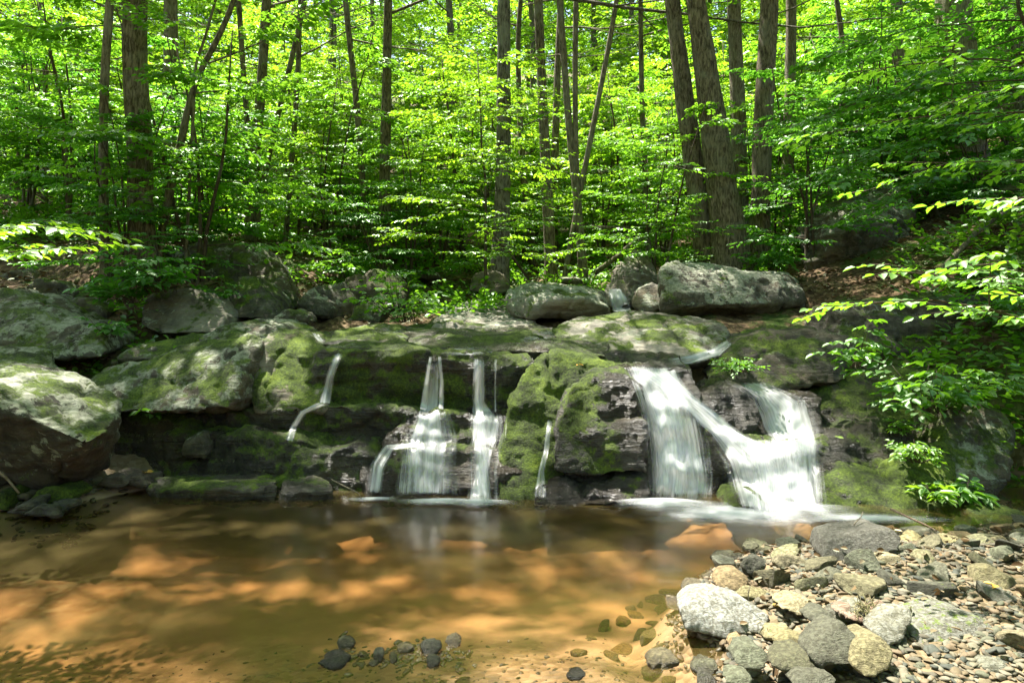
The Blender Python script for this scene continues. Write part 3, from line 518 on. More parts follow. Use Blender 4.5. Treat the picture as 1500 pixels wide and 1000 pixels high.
# ------------------------------------------------------------------ falling water
def poly_at(pl, t):
    pl = np.asarray(pl, float); s = np.concatenate([[0], np.cumsum(np.linalg.norm(np.diff(pl, axis=0), axis=1))]); s /= s[-1]
    return np.stack([np.interp(t, s, pl[:, 0]), np.interp(t, s, pl[:, 1])], -1)
def blur1(a, n):
    for _ in range(n):
        a = np.vstack([a[:1], a[:-2]*.25+a[1:-1]*.5+a[2:]*.25, a[-1:]])
    return a
def drape(name, left, right, nu, nv, dens, off=.03, parent=None, mono=True, sm=2):
    t = np.linspace(0, 1, nv); Lp = poly_at(left, t); Rp = poly_at(right, t); u = np.linspace(0, 1, nu)
    px = Lp[:, None, 0]*(1-u)+Rp[:, None, 0]*u; py = Lp[:, None, 1]*(1-u)+Rp[:, None, 1]*u
    D = np.zeros((nv, nu))
    for a in range(nv):
        for b in range(nu):
            h, _ = hit(px[a, b], py[a, b]); D[a, b] = h[1] if h is not None else (D[a-1, b] if a else 6)
    if mono: D = np.minimum.accumulate(D, axis=0)
    D = blur1(blur1(D, sm).T, sm).T; 
    if mono: D = np.minimum.accumulate(D, axis=0)
    D = D-off
    wob = fbm(np.stack([px.ravel()*.06, py.ravel()*.02, np.full(px.size, off*90)], -1), 3).reshape(px.shape)*.018
    D = D-wob
    V = np.stack([(px-750)/F0*D, D, H-(py-440)/F0*D], -1); V[..., 2] = np.maximum(V[..., 2], -.01)
    du = np.linalg.norm(np.diff(V, axis=1), axis=2).mean(0); dv = np.linalg.norm(np.diff(V, axis=0), axis=2).mean(1)
    U = np.concatenate([[0], np.cumsum(du)]); W = np.concatenate([[0], np.cumsum(dv)])
    uv = np.stack([np.broadcast_to(U[None]+off*37, (nv, nu)), np.broadcast_to(W[:, None]+off*11, (nv, nu))], -1).reshape(-1, 2)
    uu, vv = np.meshgrid(u, t); de = dens(uu, vv)*sstep(0, .32, uu)*sstep(1, .68, uu)*sstep(0, .05, vv)*sstep(1.0, .96, vv)
    i = (np.arange(nv-1)[:, None]*nu+np.arange(nu-1)[None]).ravel()
    me = mesh_np(name, V.reshape(-1, 3), np.stack([i, i+1, i+nu+1, i+nu], -1), uv=uv, attrs={'dens': de.ravel()})
    return put(name, me, M_FALL, parent)
def foam(cx, cy, rx, ry, parent, hgt=.05, n=36):
    th = np.linspace(0, 2*np.pi, n, endpoint=False); rr = np.linspace(0, 1, 14)
    X_ = cx+rr[:, None]*rx*np.cos(th)*(1+.12*np.sin(3*th+cx)); Y_ = cy+rr[:, None]*ry*np.sin(th)*(1+.1*np.cos(2*th+cx)); Z_ = .004+hgt*.6*(1-rr[:, None])**1.5+0*th
    de = np.broadcast_to((1-rr[:, None])**1.6, X_.shape)
    V = np.stack([X_, Y_, Z_], -1).reshape(-1, 3); i = (np.arange(13)[:, None]*n+np.arange(n)[None]).ravel(); j = (np.arange(13)[:, None]*n+(np.arange(n)[None]+1) % n).ravel()
    return put('foam', mesh_np('foam', V, np.stack([i, j, j+n, i+n], -1), attrs={'dens': de.ravel()}), M_FOAM, parent)
def lin(a, b): return lambda u, v: a+(b-a)*v
def fade(a, b, top=.06, bot=.05): return lambda u, v: (a+(b-a)*v)*sstep(0, top, v)*sstep(1.0, 1-bot, v)
f = tag(empty('waterfall'), 'wide white main waterfall pouring down the stepped rock at the right', 'waterfall')
drape('curtain', [(903, 532), (916, 565), (932, 610), (936, 660), (938, 725)], [(1004, 534), (1024, 580), (1038, 640), (1048, 690), (1056, 732)], 40, 60, lambda u, v: .82+.10*sstep(.2, .8, v)+0*u, .03, f)
drape('curtain', [(912, 540), (930, 580), (948, 620), (960, 680), (955, 725)], [(985, 545), (1005, 590), (1012, 650), (1018, 700), (1020, 728)], 30, 50, lambda u, v: .60+.22*v+0*u, .075, f)
drape('curtain', [(915, 542), (985, 590), (1025, 632), (1050, 680), (1070, 745)], [(980, 536), (1030, 582), (1100, 640), (1180, 668), (1200, 758)], 44, 64, lambda u, v: .78+.10*v+.1*np.sin(u*9)*.5, .04, f)
drape('curtain', [(1030, 612), (1075, 650), (1100, 700), (1110, 752)], [(1100, 640), (1150, 668), (1190, 700), (1200, 756)], 30, 44, lambda u, v: .56+.22*v+0*u, .09, f)
drape('curtain', [(1060, 560), (1092, 585), (1108, 630), (1135, 668), (1150, 755)], [(1125, 556), (1196, 580), (1206, 625), (1208, 665), (1206, 755)], 40, 60, lambda u, v: .62+.22*sstep(.2, .5, v)+.05*np.sin(u*14), .03, f)
drape('curtain', [(1095, 640), (1105, 655), (1120, 672)], [(1215, 636), (1215, 648), (1212, 668)], 24, 14, lambda u, v: .75*np.sin(np.pi*v)+0*u, .06, f)
drape('veil', [(925, 600), (928, 640), (932, 690), (930, 728)], [(1050, 612), (1060, 650), (1066, 700), (1062, 740)], 40, 44, lambda u, v: .42+.1*v+0*u, .10, f)
drape('veil', [(1050, 640), (1065, 690), (1075, 750)], [(1225, 640), (1228, 690), (1232, 757)], 40, 40, lambda u, v: .46+.12*v+0*u, .11, f)
foam(1.18, 5.30, .75, .36, f, .10); foam(2.15, 5.20, .8, .36, f, .08); foam(1.7, 5.1, 1.5, .5, f, .03); foam(2.6, 5.0, 1.0, .22, f, .02)
f = tag(empty('waterfall'), 'thin white waterfall fanning out over two steps, left of centre', 'waterfall')
drape('curtain', [(622, 526), (611, 590), (600, 625), (586, 645), (592, 690), (598, 725)], [(648, 522), (648, 590), (655, 625), (668, 650), (660, 690), (655, 728)], 28, 56, lambda u, v: .44+.26*sstep(.0, .4, v)+0*u, .03, f)
drape('curtain', [(612, 645), (560, 648), (540, 672), (532, 722)], [(618, 655), (580, 662), (566, 690), (562, 724)], 16, 36, lambda u, v: .56-.08*v+0*u, .03, f)
drape('curtain', [(575, 652), (575, 690), (578, 722)], [(680, 652), (676, 690), (672, 726)], 30, 24, lambda u, v: .42-.05*v+0*u, .05, f)
drape('veil', [(600, 600), (566, 640), (560, 690), (556, 726)], [(668, 600), (690, 640), (690, 690), (690, 728)], 36, 44, lambda u, v: .36+.06*v+0*u, .08, f)
drape('strand', [(628, 520), (620, 560), (612, 600)], [(634, 520), (630, 560), (626, 602)], 8, 26, lambda u, v: .62+0*u, .05, f)
drape('strand', [(640, 520), (642, 560), (640, 600)], [(647, 520), (652, 560), (652, 602)], 8, 26, lambda u, v: .6+0*u, .05, f)
foam(-.58, 5.40, .62, .20, f, .05); foam(-1.1, 5.48, .36, .13, f, .03)
f = tag(empty('waterfall'), 'narrow waterfall with a second straight strand, beside the mossy buttress', 'waterfall')
drape('curtain', [(691, 520), (688, 590), (684, 620), (688, 660), (690, 700), (680, 735)], [(714, 520), (714, 590), (742, 618), (732, 650), (718, 700), (728, 738)], 26, 56, lambda u, v: .60+.12*v+0*u, .03, f)
drape('curtain', [(694, 522), (692, 590), (696, 650), (696, 730)], [(708, 522), (708, 590), (718, 650), (716, 732)], 14, 40, lambda u, v: .50+.2*v+0*u, .07, f)
drape('strand', [(723, 524), (723, 560), (723, 606)], [(729, 524), (728, 560), (728, 606)], 7, 24, lambda u, v: .6+0*u, .03, f)
drape('veil', [(676, 602), (668, 650), (672, 700), (668, 735)], [(756, 604), (758, 640), (742, 690), (746, 738)], 30, 44, lambda u, v: .38+0*u, .09, f)
foam(-.26, 5.34, .5, .2, f, .08)
f = tag(empty('waterfall'), 'small trickle running down the wet rock right of the bright green buttress', 'waterfall')
drape('curtain', [(800, 612), (794, 660), (786, 690), (776, 730)], [(811, 612), (806, 660), (800, 690), (806, 733)], 12, 40, lambda u, v: .46+.14*v+0*u, .025, f)
f = tag(empty('waterfall'), 'leftmost thin trickle curving over the middle mossy step', 'waterfall')
drape('curtain', [(486, 516), (474, 550), (463, 592)], [(506, 516), (492, 550), (486, 592)], 14, 30, lambda u, v: .44+.2*v+0*u, .03, f)
drape('strand', [(462, 588), (436, 602), (424, 622), (414, 645)], [(484, 592), (450, 606), (436, 626), (430, 648)], 10, 30, lambda u, v: .66-.1*v+0*u, .03, f)
f = tag(empty('stream_rapid'), 'white stream sliding round the long rounded slab into the wide fall', 'stream')
drape('curtain', [(1064, 496), (1040, 508), (1000, 519), (955, 523)], [(1078, 502), (1058, 522), (1015, 536), (958, 540)], 22, 60, lambda u, v: (.66+.05*np.sin(v*9))*sstep(1, .6, v), .03, f)
f = tag(empty('stream_rapid'), 'small white chute between the sunlit boulder and the splintered stump', 'stream')
drape('curtain', [(882, 422), (888, 436), (894, 458)], [(914, 422), (924, 438), (932, 458)], 14, 16, lambda u, v: .95+0*u, .05, f, mono=False)
f = tag(empty('stream_rapid'), 'shallow white ripple on the lip above the narrow waterfall', 'stream')
drape('curtain', [(630, 508), (690, 505), (740, 506)], [(632, 524), (690, 524), (742, 522)], 8, 30, lambda u, v: .42*np.sin(np.pi*v), .015, f, mono=False)
f = tag(empty('stream_rapid'), 'small grey rapid over the wet slab above the buttress', 'stream')
drape('curtain', [(740, 500), (775, 484), (815, 478)], [(770, 510), (800, 500), (835, 492)], 12, 26, lambda u, v: .42*np.sin(np.pi*v), .015, f, mono=False)
f = tag(empty('stream_rapid'), 'tiny white rapid behind the pink and mossy rock face', 'stream')
drape('curtain', [(452, 484), (458, 494), (466, 504)], [(468, 484), (474, 494), (482, 503)], 8, 16, lambda u, v: .7*np.sin(np.pi*v), .02, f, mono=False)

# ------------------------------------------------------------------ cobbles of the gravel bank
def cobble(label, outline, d, t, name='cobble', tone=1.0, moss=0.0, soft=3, amp=.010, s=.82, facet=0, strata=.0, mat=None, dz=-.02, pale=0.0, group=None, vox=.011, freq_=5):
    me = rock_mesh(name, [front([(x, y, d+dd) for x, y, dd in outline], t, s, dz)], vox, soft=soft, amp=amp, strata=strata, freq=freq_, micro=.45, facet=0, crack=.0); c = recenter(me)
    o = tag(put(name, me, mat or M_PEB, loc=c), label, 'stone', group); o['tone'] = float(tone); o['moss'] = float(moss); o['grain'] = 9.0; o['pale'] = float(pale)
    PLACED.append((c[0], c[1], max(me.vertices[0].co.x, (max(v.co.x for v in me.vertices)))*.95)); return o
PLACED = []
cobble('big white cobble with wavy black seams at the water edge of the gravel bank', [(994, 890, .02), (1012, 873, .12), (1050, 869, .14), (1098, 880, .14), (1128, 903, .08), (1122, 926, 0), (1060, 938, -.05), (1005, 922, -.03)], 3.2, .22, tone=1.15, pale=1.0, strata=.006, vox=.009)
cobble('large dark green slab shaped stone standing at the back of the gravel bank', [(1204, 815, 0), (1210, 790, .05), (1250, 776, .14), (1310, 773, .16), (1325, 790, .1), (1318, 806, .04), (1260, 826, -.05), (1215, 832, -.03)], 3.82, .28, tone=.38, pale=.7, facet=.02)
cobble('pale teardrop shaped cobble leaning up beside the biggest mossy cobble', [(1274, 925, 0), (1300, 896, .08), (1335, 888, .1), (1341, 905, .05), (1325, 938, -.02), (1300, 948, -.04)], 2.85, .12, pale=.6, tone=1.0)
cobble('biggest rounded grey cobble with a patch of green moss on top', [(1332, 930, 0), (1350, 908, .1), (1400, 898, .14), (1445, 905, .12), (1470, 932, .04), (1455, 952, -.03), (1400, 960, -.06), (1350, 950, -.04)], 2.88, .24, tone=.75, pale=.7, moss=.42, soft=8)
cobble('pointed triangular grey green cobble below the teardrop cobble', [(1182, 960, 0), (1205, 930, .06), (1236, 911, .1), (1264, 945, .04), (1250, 975, -.04), (1200, 978, -.03)], 2.68, .16, tone=1.05)
cobble('fat buff cobble with an orange tint beside the triangular one', [(1246, 975, 0), (1255, 942, .06), (1290, 930, .1), (1314, 952, .04), (1306, 988, -.03), (1270, 996, -.05)], 2.62, .18, tone=1.0, soft=7)
cobble('smooth dark oval cobble below the triangular cobble', [(1128, 975, 0), (1145, 955, .06), (1180, 949, .08), (1206, 968, .04), (1195, 988, -.03), (1150, 988, -.03)], 2.66, .14, tone=.6, soft=8)
cobble('rough pale grey angular cobble at the lower left of the gravel bank', [(1074, 970, 0), (1085, 945, .06), (1112, 942, .08), (1134, 962, .04), (1118, 985, -.03), (1090, 984, -.03)], 2.72, .15, tone=1.05, facet=.025)
cobble('oval pale cobble above the dark oval one', [(1138, 945, 0), (1152, 931, .05), (1180, 932, .06), (1188, 948, .02), (1170, 958, -.03)], 2.9, .12, tone=1.1)
cobble('round olive cobble half in the shallow water', [(1046, 856, 0), (1058, 837, .06), (1085, 833, .08), (1102, 848, .04), (1095, 866, -.03), (1060, 870, -.03)], 3.62, .16, tone=.95, moss=.25, soft=9)
cobble('small blue grey cobble between the white one and the shallows', [(1064, 945, 0), (1072, 930, .03), (1090, 928, .04), (1094, 942, .01), (1080, 953, -.02)], 3.0, .09, tone=1.15)
cobble('olive angular cobble to the right below the dark green slab stone', [(1284, 840, 0), (1290, 815, .05), (1318, 812, .06), (1345, 838, .03), (1330, 850, -.02), (1300, 850, -.02)], 3.68, .18, tone=1.15, moss=.2, facet=.025)
cobble('dark rounded cobble right of the olive angular one', [(1362, 838, 0), (1375, 818, .05), (1410, 814, .06), (1424, 830, .03), (1412, 842, -.03)], 3.75, .18, tone=.75, soft=8)
cobble('flat pale slab cobble behind the dark rounded one', [(1368, 806, 0), (1380, 793, .08), (1410, 793, .1), (1420, 806, .03), (1400, 816, -.02)], 4.05, .2, tone=1.3)
cobble('large pale slab stone cut by the lower picture edge at the right', [(1355, 995, 0), (1375, 974, .08), (1420, 974, .1), (1455, 992, .04), (1450, 1012, -.03), (1370, 1012, -.03)], 2.6, .2, pale=.7, tone=1.0)
cobble('olive brown cobble with grey end at the lower picture edge', [(1158, 1002, 0), (1172, 985, .05), (1215, 983, .06), (1234, 1000, .02), (1220, 1016, -.03), (1170, 1016, -.03)], 2.55, .15, tone=1.0)
cobble('bluish cobble cut by the lower picture edge at the left of the bank', [(1062, 1000, 0), (1075, 985, .04), (1100, 983, .05), (1108, 998, .02), (1095, 1012, -.02)], 2.6, .12, tone=1.2)
cobble('flat pink grey cobble in the middle of the bank left of the driftwood', [(1140, 890, 0), (1160, 876, .08), (1185, 878, .08), (1200, 892, .03), (1170, 902, -.02)], 3.2, .16, tone=1.3)
cobble('long flat buff cobble above the oval pale one', [(1180, 905, 0), (1200, 890, .06), (1222, 896, .06), (1228, 910, .01), (1200, 918, -.02)], 3.02, .13, tone=1.1)
cobble('yellow cobble at the lower right corner of the bank', [(1440, 978, 0), (1455, 968, .04), (1475, 972, .04), (1480, 985, 0), (1460, 992, -.02)], 2.62, .1, tone=1.1, moss=.2)
cobble('flat grey cobble right of the mossy cobble, at the right picture edge', [(1470, 938, 0), (1490, 922, .06), (1520, 918, .08), (1535, 938, .02), (1500, 952, -.02)], 2.9, .16, tone=1.1)
for k, (x, y, wd, hg, lab, tn) in enumerate([(507, 940, 26, 18, 'black spiked stone poking out of the shallow pool, topmost of the little group', .7), (486, 969, 46, 14, 'long flat black stone in the shallows left of the little group', .6), (555, 955, 18, 22, 'brown upright stone in the middle of the little group in the shallows', 1.0),
    (592, 946, 24, 12, 'pale topped wet stone of the little group in the shallows', 1.6), (630, 946, 30, 18, 'dark flat wet stone of the little group in the shallows', .7), (664, 936, 30, 18, 'round rust tinted stone at the right end of the little group in the shallows', .9),
    (530, 956, 18, 8, 'low orange brown stone at the left end of the little group in the shallows', 1.0), (575, 962, 16, 12, 'small olive stone in front of the pale topped wet stone', 1.0), (546, 970, 18, 9, 'low grey stone in front of the brown upright stone', 1.3), (635, 966, 20, 16, 'jagged wet stone in front of the dark flat one', .8),
    (845, 987, 26, 11, 'lone black stone near the lower picture edge in the pool', .6), (972, 968, 46, 20, 'dark double stone in the water left of the gravel bank', .7), (1034, 975, 40, 20, 'pale round stone half under water left of the gravel bank', 1.2),
    (1020, 857, 44, 14, 'low wet brown stone in the water beside the olive cobble', .6), (1068, 816, 50, 16, 'flat wet dark stone at the upper left tip of the bank', .6), (1100, 798, 24, 9, 'small wet stone beyond the tip of the bank', .6), (1045, 845, 30, 10, 'small sunken stone next to the low wet brown stone', .7), (1160, 822, 50, 18, 'dark blue stone behind the small sticks on the bank', .75), (1105, 826, 36, 22, 'leaf draped wet rubble stone at the tip of the bank', .7)]):
    d = 1.6/((y+hg*.45-440)/1000)-(.0 if y > 900 or x < 1100 else .25)
    a = [(x-wd*.5, y+hg*.1, 0), (x-wd*.3, y-hg*.38, .03), (x+wd*.05, y-hg*.5, .05), (x+wd*.38, y-hg*.3, .03), (x+wd*.5, y+hg*.15, 0), (x+wd*.2, y+hg*.8, -.02), (x-wd*.3, y+hg*.8, -.02)]
    cobble(lab, a, d, wd*.0022, tone=tn, soft=1, amp=.016, vox=.007, freq_=9)
# prototypes
def proto_pebble(k):
    bm = bmesh.new(); bmesh.ops.create_icosphere(bm, subdivisions=4, radius=1)
    V = np.array([v.co for v in bm.verts]); r = np.random.default_rng(100+k)
    V = V*(1+.10*fbm(V*1.1+k*7, 2)[:, None])
    for j in range(9 + k % 5):
        n = r.normal(size=3); n[2] *= .7; n /= np.linalg.norm(n); h = r.uniform(.48, .84); s = V@n; V = V-np.maximum(s-h, 0)[:, None]*n*(.97 if k % 3 else .8)
    for sg in (1, -1):
        n = np.array([r.normal()*.15, r.normal()*.15, sg]); n /= np.linalg.norm(n); h = r.uniform(.42, .62); s = V@n; V = V-np.maximum(s-h, 0)[:, None]*n*.95
    V = V*(1+.025*fbm(V*3.5+k, 3)[:, None]); V *= np.array([1, r.uniform(.55, .95), r.uniform(.45, .85)])
    for v, c in zip(bm.verts, V): v.co = c
    me = bpy.data.meshes.new('pebble'); bm.to_mesh(me); bm.free(); me.polygons.foreach_set('use_smooth', np.ones(len(me.polygons), bool)); me.materials.append(M_PEB); return me
PM = [proto_pebble(k) for k in range(22)]
cand = []
spots = list(PLACED); npb = 0
PEB_GROUPS = ['small mixed grey and olive pebble packed in the gravel bank', 'fist sized rounded stone packed in the gravel bank']
bank_spots = []
tries = 0
while npb < 262 and tries < 60000:
    tries += 1
    d = rng.uniform(2.62, 5.0); x = rng.uniform(.75, .80*d+.05)
    r = max(.030, (.11 if d < 3.4 else .085)*(1-npb/262)**.95*rng.uniform(.75, 1.1)+.030)
    sd = float(sdist(BANK, np.array([x]), np.array([d]))[0])
    if sd < -.06 + (0 if d < 4.3 else .02): continue
    if any((x-a)**2+(d-b)**2 < (r*.93+c*.93)**2 for a, b, c in spots): continue
    spots.append((x, d, r)); bank_spots.append((x, d, r)); npb += 1
zz_ = ground_z([b[0] for b in bank_spots], [b[1] for b in bank_spots])
for (x, d, r), z in zip(bank_spots, zz_):
    o = bpy.data.objects.new('pebble', PM[rng.integers(len(PM))]); COL.objects.link(o)
    o.location = (x, d, z+r*.16); o.rotation_euler = (rng.normal()*.28, rng.normal()*.28, rng.uniform(0, 6.28)); o.scale = (r*1.2, r*1.15, r*rng.uniform(.65, 1.1))
    g_ = 1 if r > .06 else 0
    tag(o, PEB_GROUPS[g_], 'pebble' if g_ == 0 else 'stone', ['small pebbles of the gravel bank', 'fist sized stones of the gravel bank'][g_])
    o['tone'] = float(rng.uniform(.7, 1.4)); o['moss'] = float(rng.choice([0, 0, 0, .3])); o['grain'] = 1.0
k = 0; tries = 0
while k < 30 and tries < 9000:
    tries += 1; d = rng.uniform(2.7, 4.6); x = rng.uniform(.3, 1.7); sd = float(sdist(BANK, np.array([x]), np.array([d]))[0]); r = rng.uniform(.03, .075)
    if not (-.55 < sd < -.05) or rng.uniform() < -sd*1.2 or any((x-a)**2+(d-b)**2 < (r+c)**2 for a, b, c in spots): continue
    spots.append((x, d, r)); k += 1; o = bpy.data.objects.new('sunken_stone', PM[rng.integers(len(PM))]); COL.objects.link(o)
    o.location = (x, d, float(ground_z([x], [d])[0])+r*.1); o.rotation_euler = (rng.normal()*.2, rng.normal()*.2, rng.uniform(0, 6.28)); o.scale = (r*1.2, r*1.2, r)
    tag(o, 'brown stone lying under shallow water at the edge of the gravel bank', 'stone', 'sunken stones beside the gravel bank'); o['tone'] = float(rng.uniform(1.5, 2.4)); o['moss'] = 0.0; o['grain'] = 1.0
# gravel: uncountable small stones as one object
bm = bmesh.new(); bmesh.ops.create_icosphere(bm, subdivisions=2, radius=1); bV = np.array([v.co for v in bm.verts]); bF = np.array([[v.index for v in f_.verts] for f_ in bm.faces]); bm.free()
def gravel(name, label, xy, r, sink=.2, mat=None):
    z = ground_z(xy[:, 0], xy[:, 1]); n = len(xy); Vs = []
    for k in range(n):
        v = bV.copy()
        for _ in range(5):
            nn_ = rng.normal(size=3); nn_ /= np.linalg.norm(nn_); v = v-np.maximum(v@nn_-rng.uniform(.35, .7), 0)[:, None]*nn_
        v = v*np.array([1.25, rng.uniform(.6, 1.1), rng.uniform(.3, .6)]); v = v*(1+.12*np.sin(bV@rng.normal(size=3)*2.2)[:, None])
        a = rng.uniform(0, 6.28); c_, s_ = math.cos(a), math.sin(a)
        v = np.stack([v[:, 0]*c_-v[:, 1]*s_, v[:, 0]*s_+v[:, 1]*c_, v[:, 2]+v[:, 0]*rng.normal()*.2], -1)*r[k]
        Vs.append(v+np.array([xy[k, 0], xy[k, 1], z[k]+r[k]*sink]))
    Fs = (bF[None]+np.arange(n)[:, None, None]*len(bV)).reshape(-1, 3)
    return tag(put(name, mesh_np(name, np.vstack(Vs), Fs), mat), label, None, None, 'stuff')
def mat_gravel():
    g = N('gravel'); geo = g.n('NewGeometry'); r = geo.outputs['Random Per Island']; z = g.n('SeparateXYZ', ins={0: geo.outputs['Position']}).outputs['Z']
    c = g.ramp(r, [(0, (.08, .07, .045)), (.15, (.14, .125, .08)), (.3, (.05, .055, .04)), (.45, (.125, .095, .05)), (.6, (.09, .093, .055)), (.72, (.16, .145, .10)), (.85, (.14, .10, .055)), (1, (.11, .115, .11))], 'CONSTANT')
    c = g.mix(g.step(g.noise(geo.outputs['Position'], 60, 5, .7), .3, .7, 0, .6), c, g.mix(1.0, c, (.45, .42, .38), 'MULTIPLY'))
    wl = g.step(z, 0, .05, 1, 0); c = g.mix(wl, c, g.mix(1.0, c, (.55, .4, .22), 'MULTIPLY'))
    return g.done(g.n('BsdfPrincipled', ins={'Base Color': c, 'Roughness': g.step(wl, 0, 1, .8, .55)}))
M_GRAVEL = mat_gravel()
n = 6000; d = rng.uniform(2.55, 5.1, n); x = rng.uniform(.7, 1, n)*0+rng.uniform(0, 1, n)*(.84*d-.7)+.7; sd = sdist(BANK, x, d); k = sd > -.12; xy = np.stack([x[k], d[k]], -1)
gravel('gravel', 'fine mixed gravel filling the gaps between the stones of the bank', xy, rng.uniform(.010, .027, len(xy)), .25, M_GRAVEL)
n = 2200; d = rng.uniform(2.6, 3.9, n); d = 2.6+(d-2.6)*rng.uniform(.2, 1, n); x = rng.uniform(-.75, .5, n)*d; sd = sdist(BANK, x, d); k = (sd < -.05)&(ground_z(x, d) < .0); xy = np.stack([x[k], d[k]], -1)
gravel('gravel', 'brown gravel lying on the bed of the shallow pool', xy, rng.uniform(.005, .016, len(xy)), -.1, M_GRAVEL)
n = 420; d = rng.uniform(4.9, 5.9, n); x = rng.uniform(3.0, 4.6, n); xy = np.stack([x, d], -1)
gravel('gravel', 'wet gravel around the mossy stone at the far right', xy, rng.uniform(.012, .04, n), .25, M_GRAVEL)
n = 260; d = rng.uniform(4.9, 5.7, n); x = rng.uniform(-4.4, -3.2, n); xy = np.stack([x, d], -1)
gravel('gravel', 'dark gravel below the biggest left boulder', xy, rng.uniform(.012, .04, n), .25, M_GRAVEL)
r_ = np.random.default_rng(77); n = 170; px_ = r_.normal(600, 55, n); py_ = 958+r_.normal(0, 11, n); d = (H/((py_-440)/F0)); x = (px_-750)/F0*d
def gravel_at(name, label, xy, r, zc):
    global ground_z
    g0 = ground_z; ground_z = lambda a, b, detail=True: np.full(len(a), zc)
    o = gravel(name, label, xy, r, .0, M_GRAVEL); ground_z = g0; return o
gravel_at('gravel', 'dark wet gravel heaped around the little group of stones in the shallows', np.stack([x, d], -1), r_.uniform(.008, .022, n), -.010)
pool.hide_viewport = False
# ------------------------------------------------------------------ foliage
def pool_pt(px, py, z=-.1):
    d = (H-z)/((py-440)/F0); return P(px, py, d)
LIGHT = [(P(50, 565, 5.6), .5), (P(125, 610, 5.2), .32), (P(20, 600, 5.1), .3), (P(280, 530, 6.3), .30), (P(340, 510, 6.5), .2), (P(405, 540, 6.4), .24), (P(420, 478, 7.4), .3),
    (P(510, 490, 7.3), .38), (P(600, 490, 7.2), .28), (P(830, 528, 6.3), .48), (P(790, 600, 6.0), .2), (P(700, 455, 9), .75), (P(800, 430, 9.4), .85), (P(930, 475, 8), .6), (P(1010, 420, 9.3), .5), (P(1140, 425, 9.2), .2),
    (P(970, 640, 5.8), .34), (P(1000, 700, 5.6), .2), (P(1150, 690, 5.7), .45), (P(950, 550, 6.2), .28), (P(1160, 600, 6.3), .3), 
    (P(1250, 890, 3.2), .85), (P(1120, 900, 3.2), .3), (P(1420, 910, 3.1), .6), (P(1380, 810, 4.1), .5), (P(1200, 980, 2.7), .5), (P(1400, 990, 2.65), .5),
    (P(1350, 690, 5.5), .28), (P(1320, 625, 6.2), .15), (P(480, 665, 5.7), .25), (P(620, 640, 5.9), .25), (P(700, 640, 5.9), .22), (P(1400, 560, 6.4), .25), (P(60, 735, 5.1), .2), (P(310, 705, 5.8), .2), (P(460, 705, 5.8), .2),
    (pool_pt(150, 790), .42), (pool_pt(30, 850), .4), (pool_pt(310, 795), .3), (pool_pt(410, 800), .26), (pool_pt(620, 855), .24), (pool_pt(900, 835), .16), (pool_pt(250, 935), .32), (pool_pt(60, 940), .2), (pool_pt(800, 935), .26),
    (pool_pt(980, 920), .22), (pool_pt(690, 975), .14), (pool_pt(500, 800), .2), (pool_pt(570, 785), .16), (pool_pt(780, 770), .2), (pool_pt(120, 770), .2), (pool_pt(700, 800), .16), 
    (P(560, 200, 11.5), 1.6), (P(640, 120, 13), 2.2), (P(780, 150, 15), 2.5), (P(450, 130, 15), 2.0), (P(30, 340, 4.2), .45), (P(1350, 410, 3.3), .5), (P(1450, 250, 3.4), .5), (P(700, 300, 10), .9), (P(600, 370, 12), .9)]
LIGHT += [(P(700, 300, 10.6), 1.1), (P(1122, 250, 10), 1.2), (P(285, 260, 9.4), 1.0), (P(965, 300, 11), 1.0), (P(450, 370, 13), 1.5), (P(850, 380, 14), 1.5), (P(700, 360, 15.5), 2.0), (P(300, 350, 12.5), 1.0), (P(1000, 370, 14), 1.2), (P(1300, 320, 12), .8)]
LC = np.array([c for c, r in LIGHT]); LR = np.array([r for c, r in LIGHT]); LP_ = np.array([c[2] < -.05 for c, r in LIGHT])
def keep_light(C):
    """False for twigs that would hang between the sun and the sunlit patches: the gaps of the canopy"""
    k = np.ones(len(C), bool); q_ = np.random.default_rng(len(C)).uniform(.65, 1.3, len(C))
    for c, r, pool_ in zip(LC, LR, LP_):
        v = C-c; t = v@S; perp = np.linalg.norm(v-t[:, None]*S, axis=1)
        k &= ~((t > .8) & (perp < q_*(r*1.2 if pool_ else r*1.1+.14)))
    return k
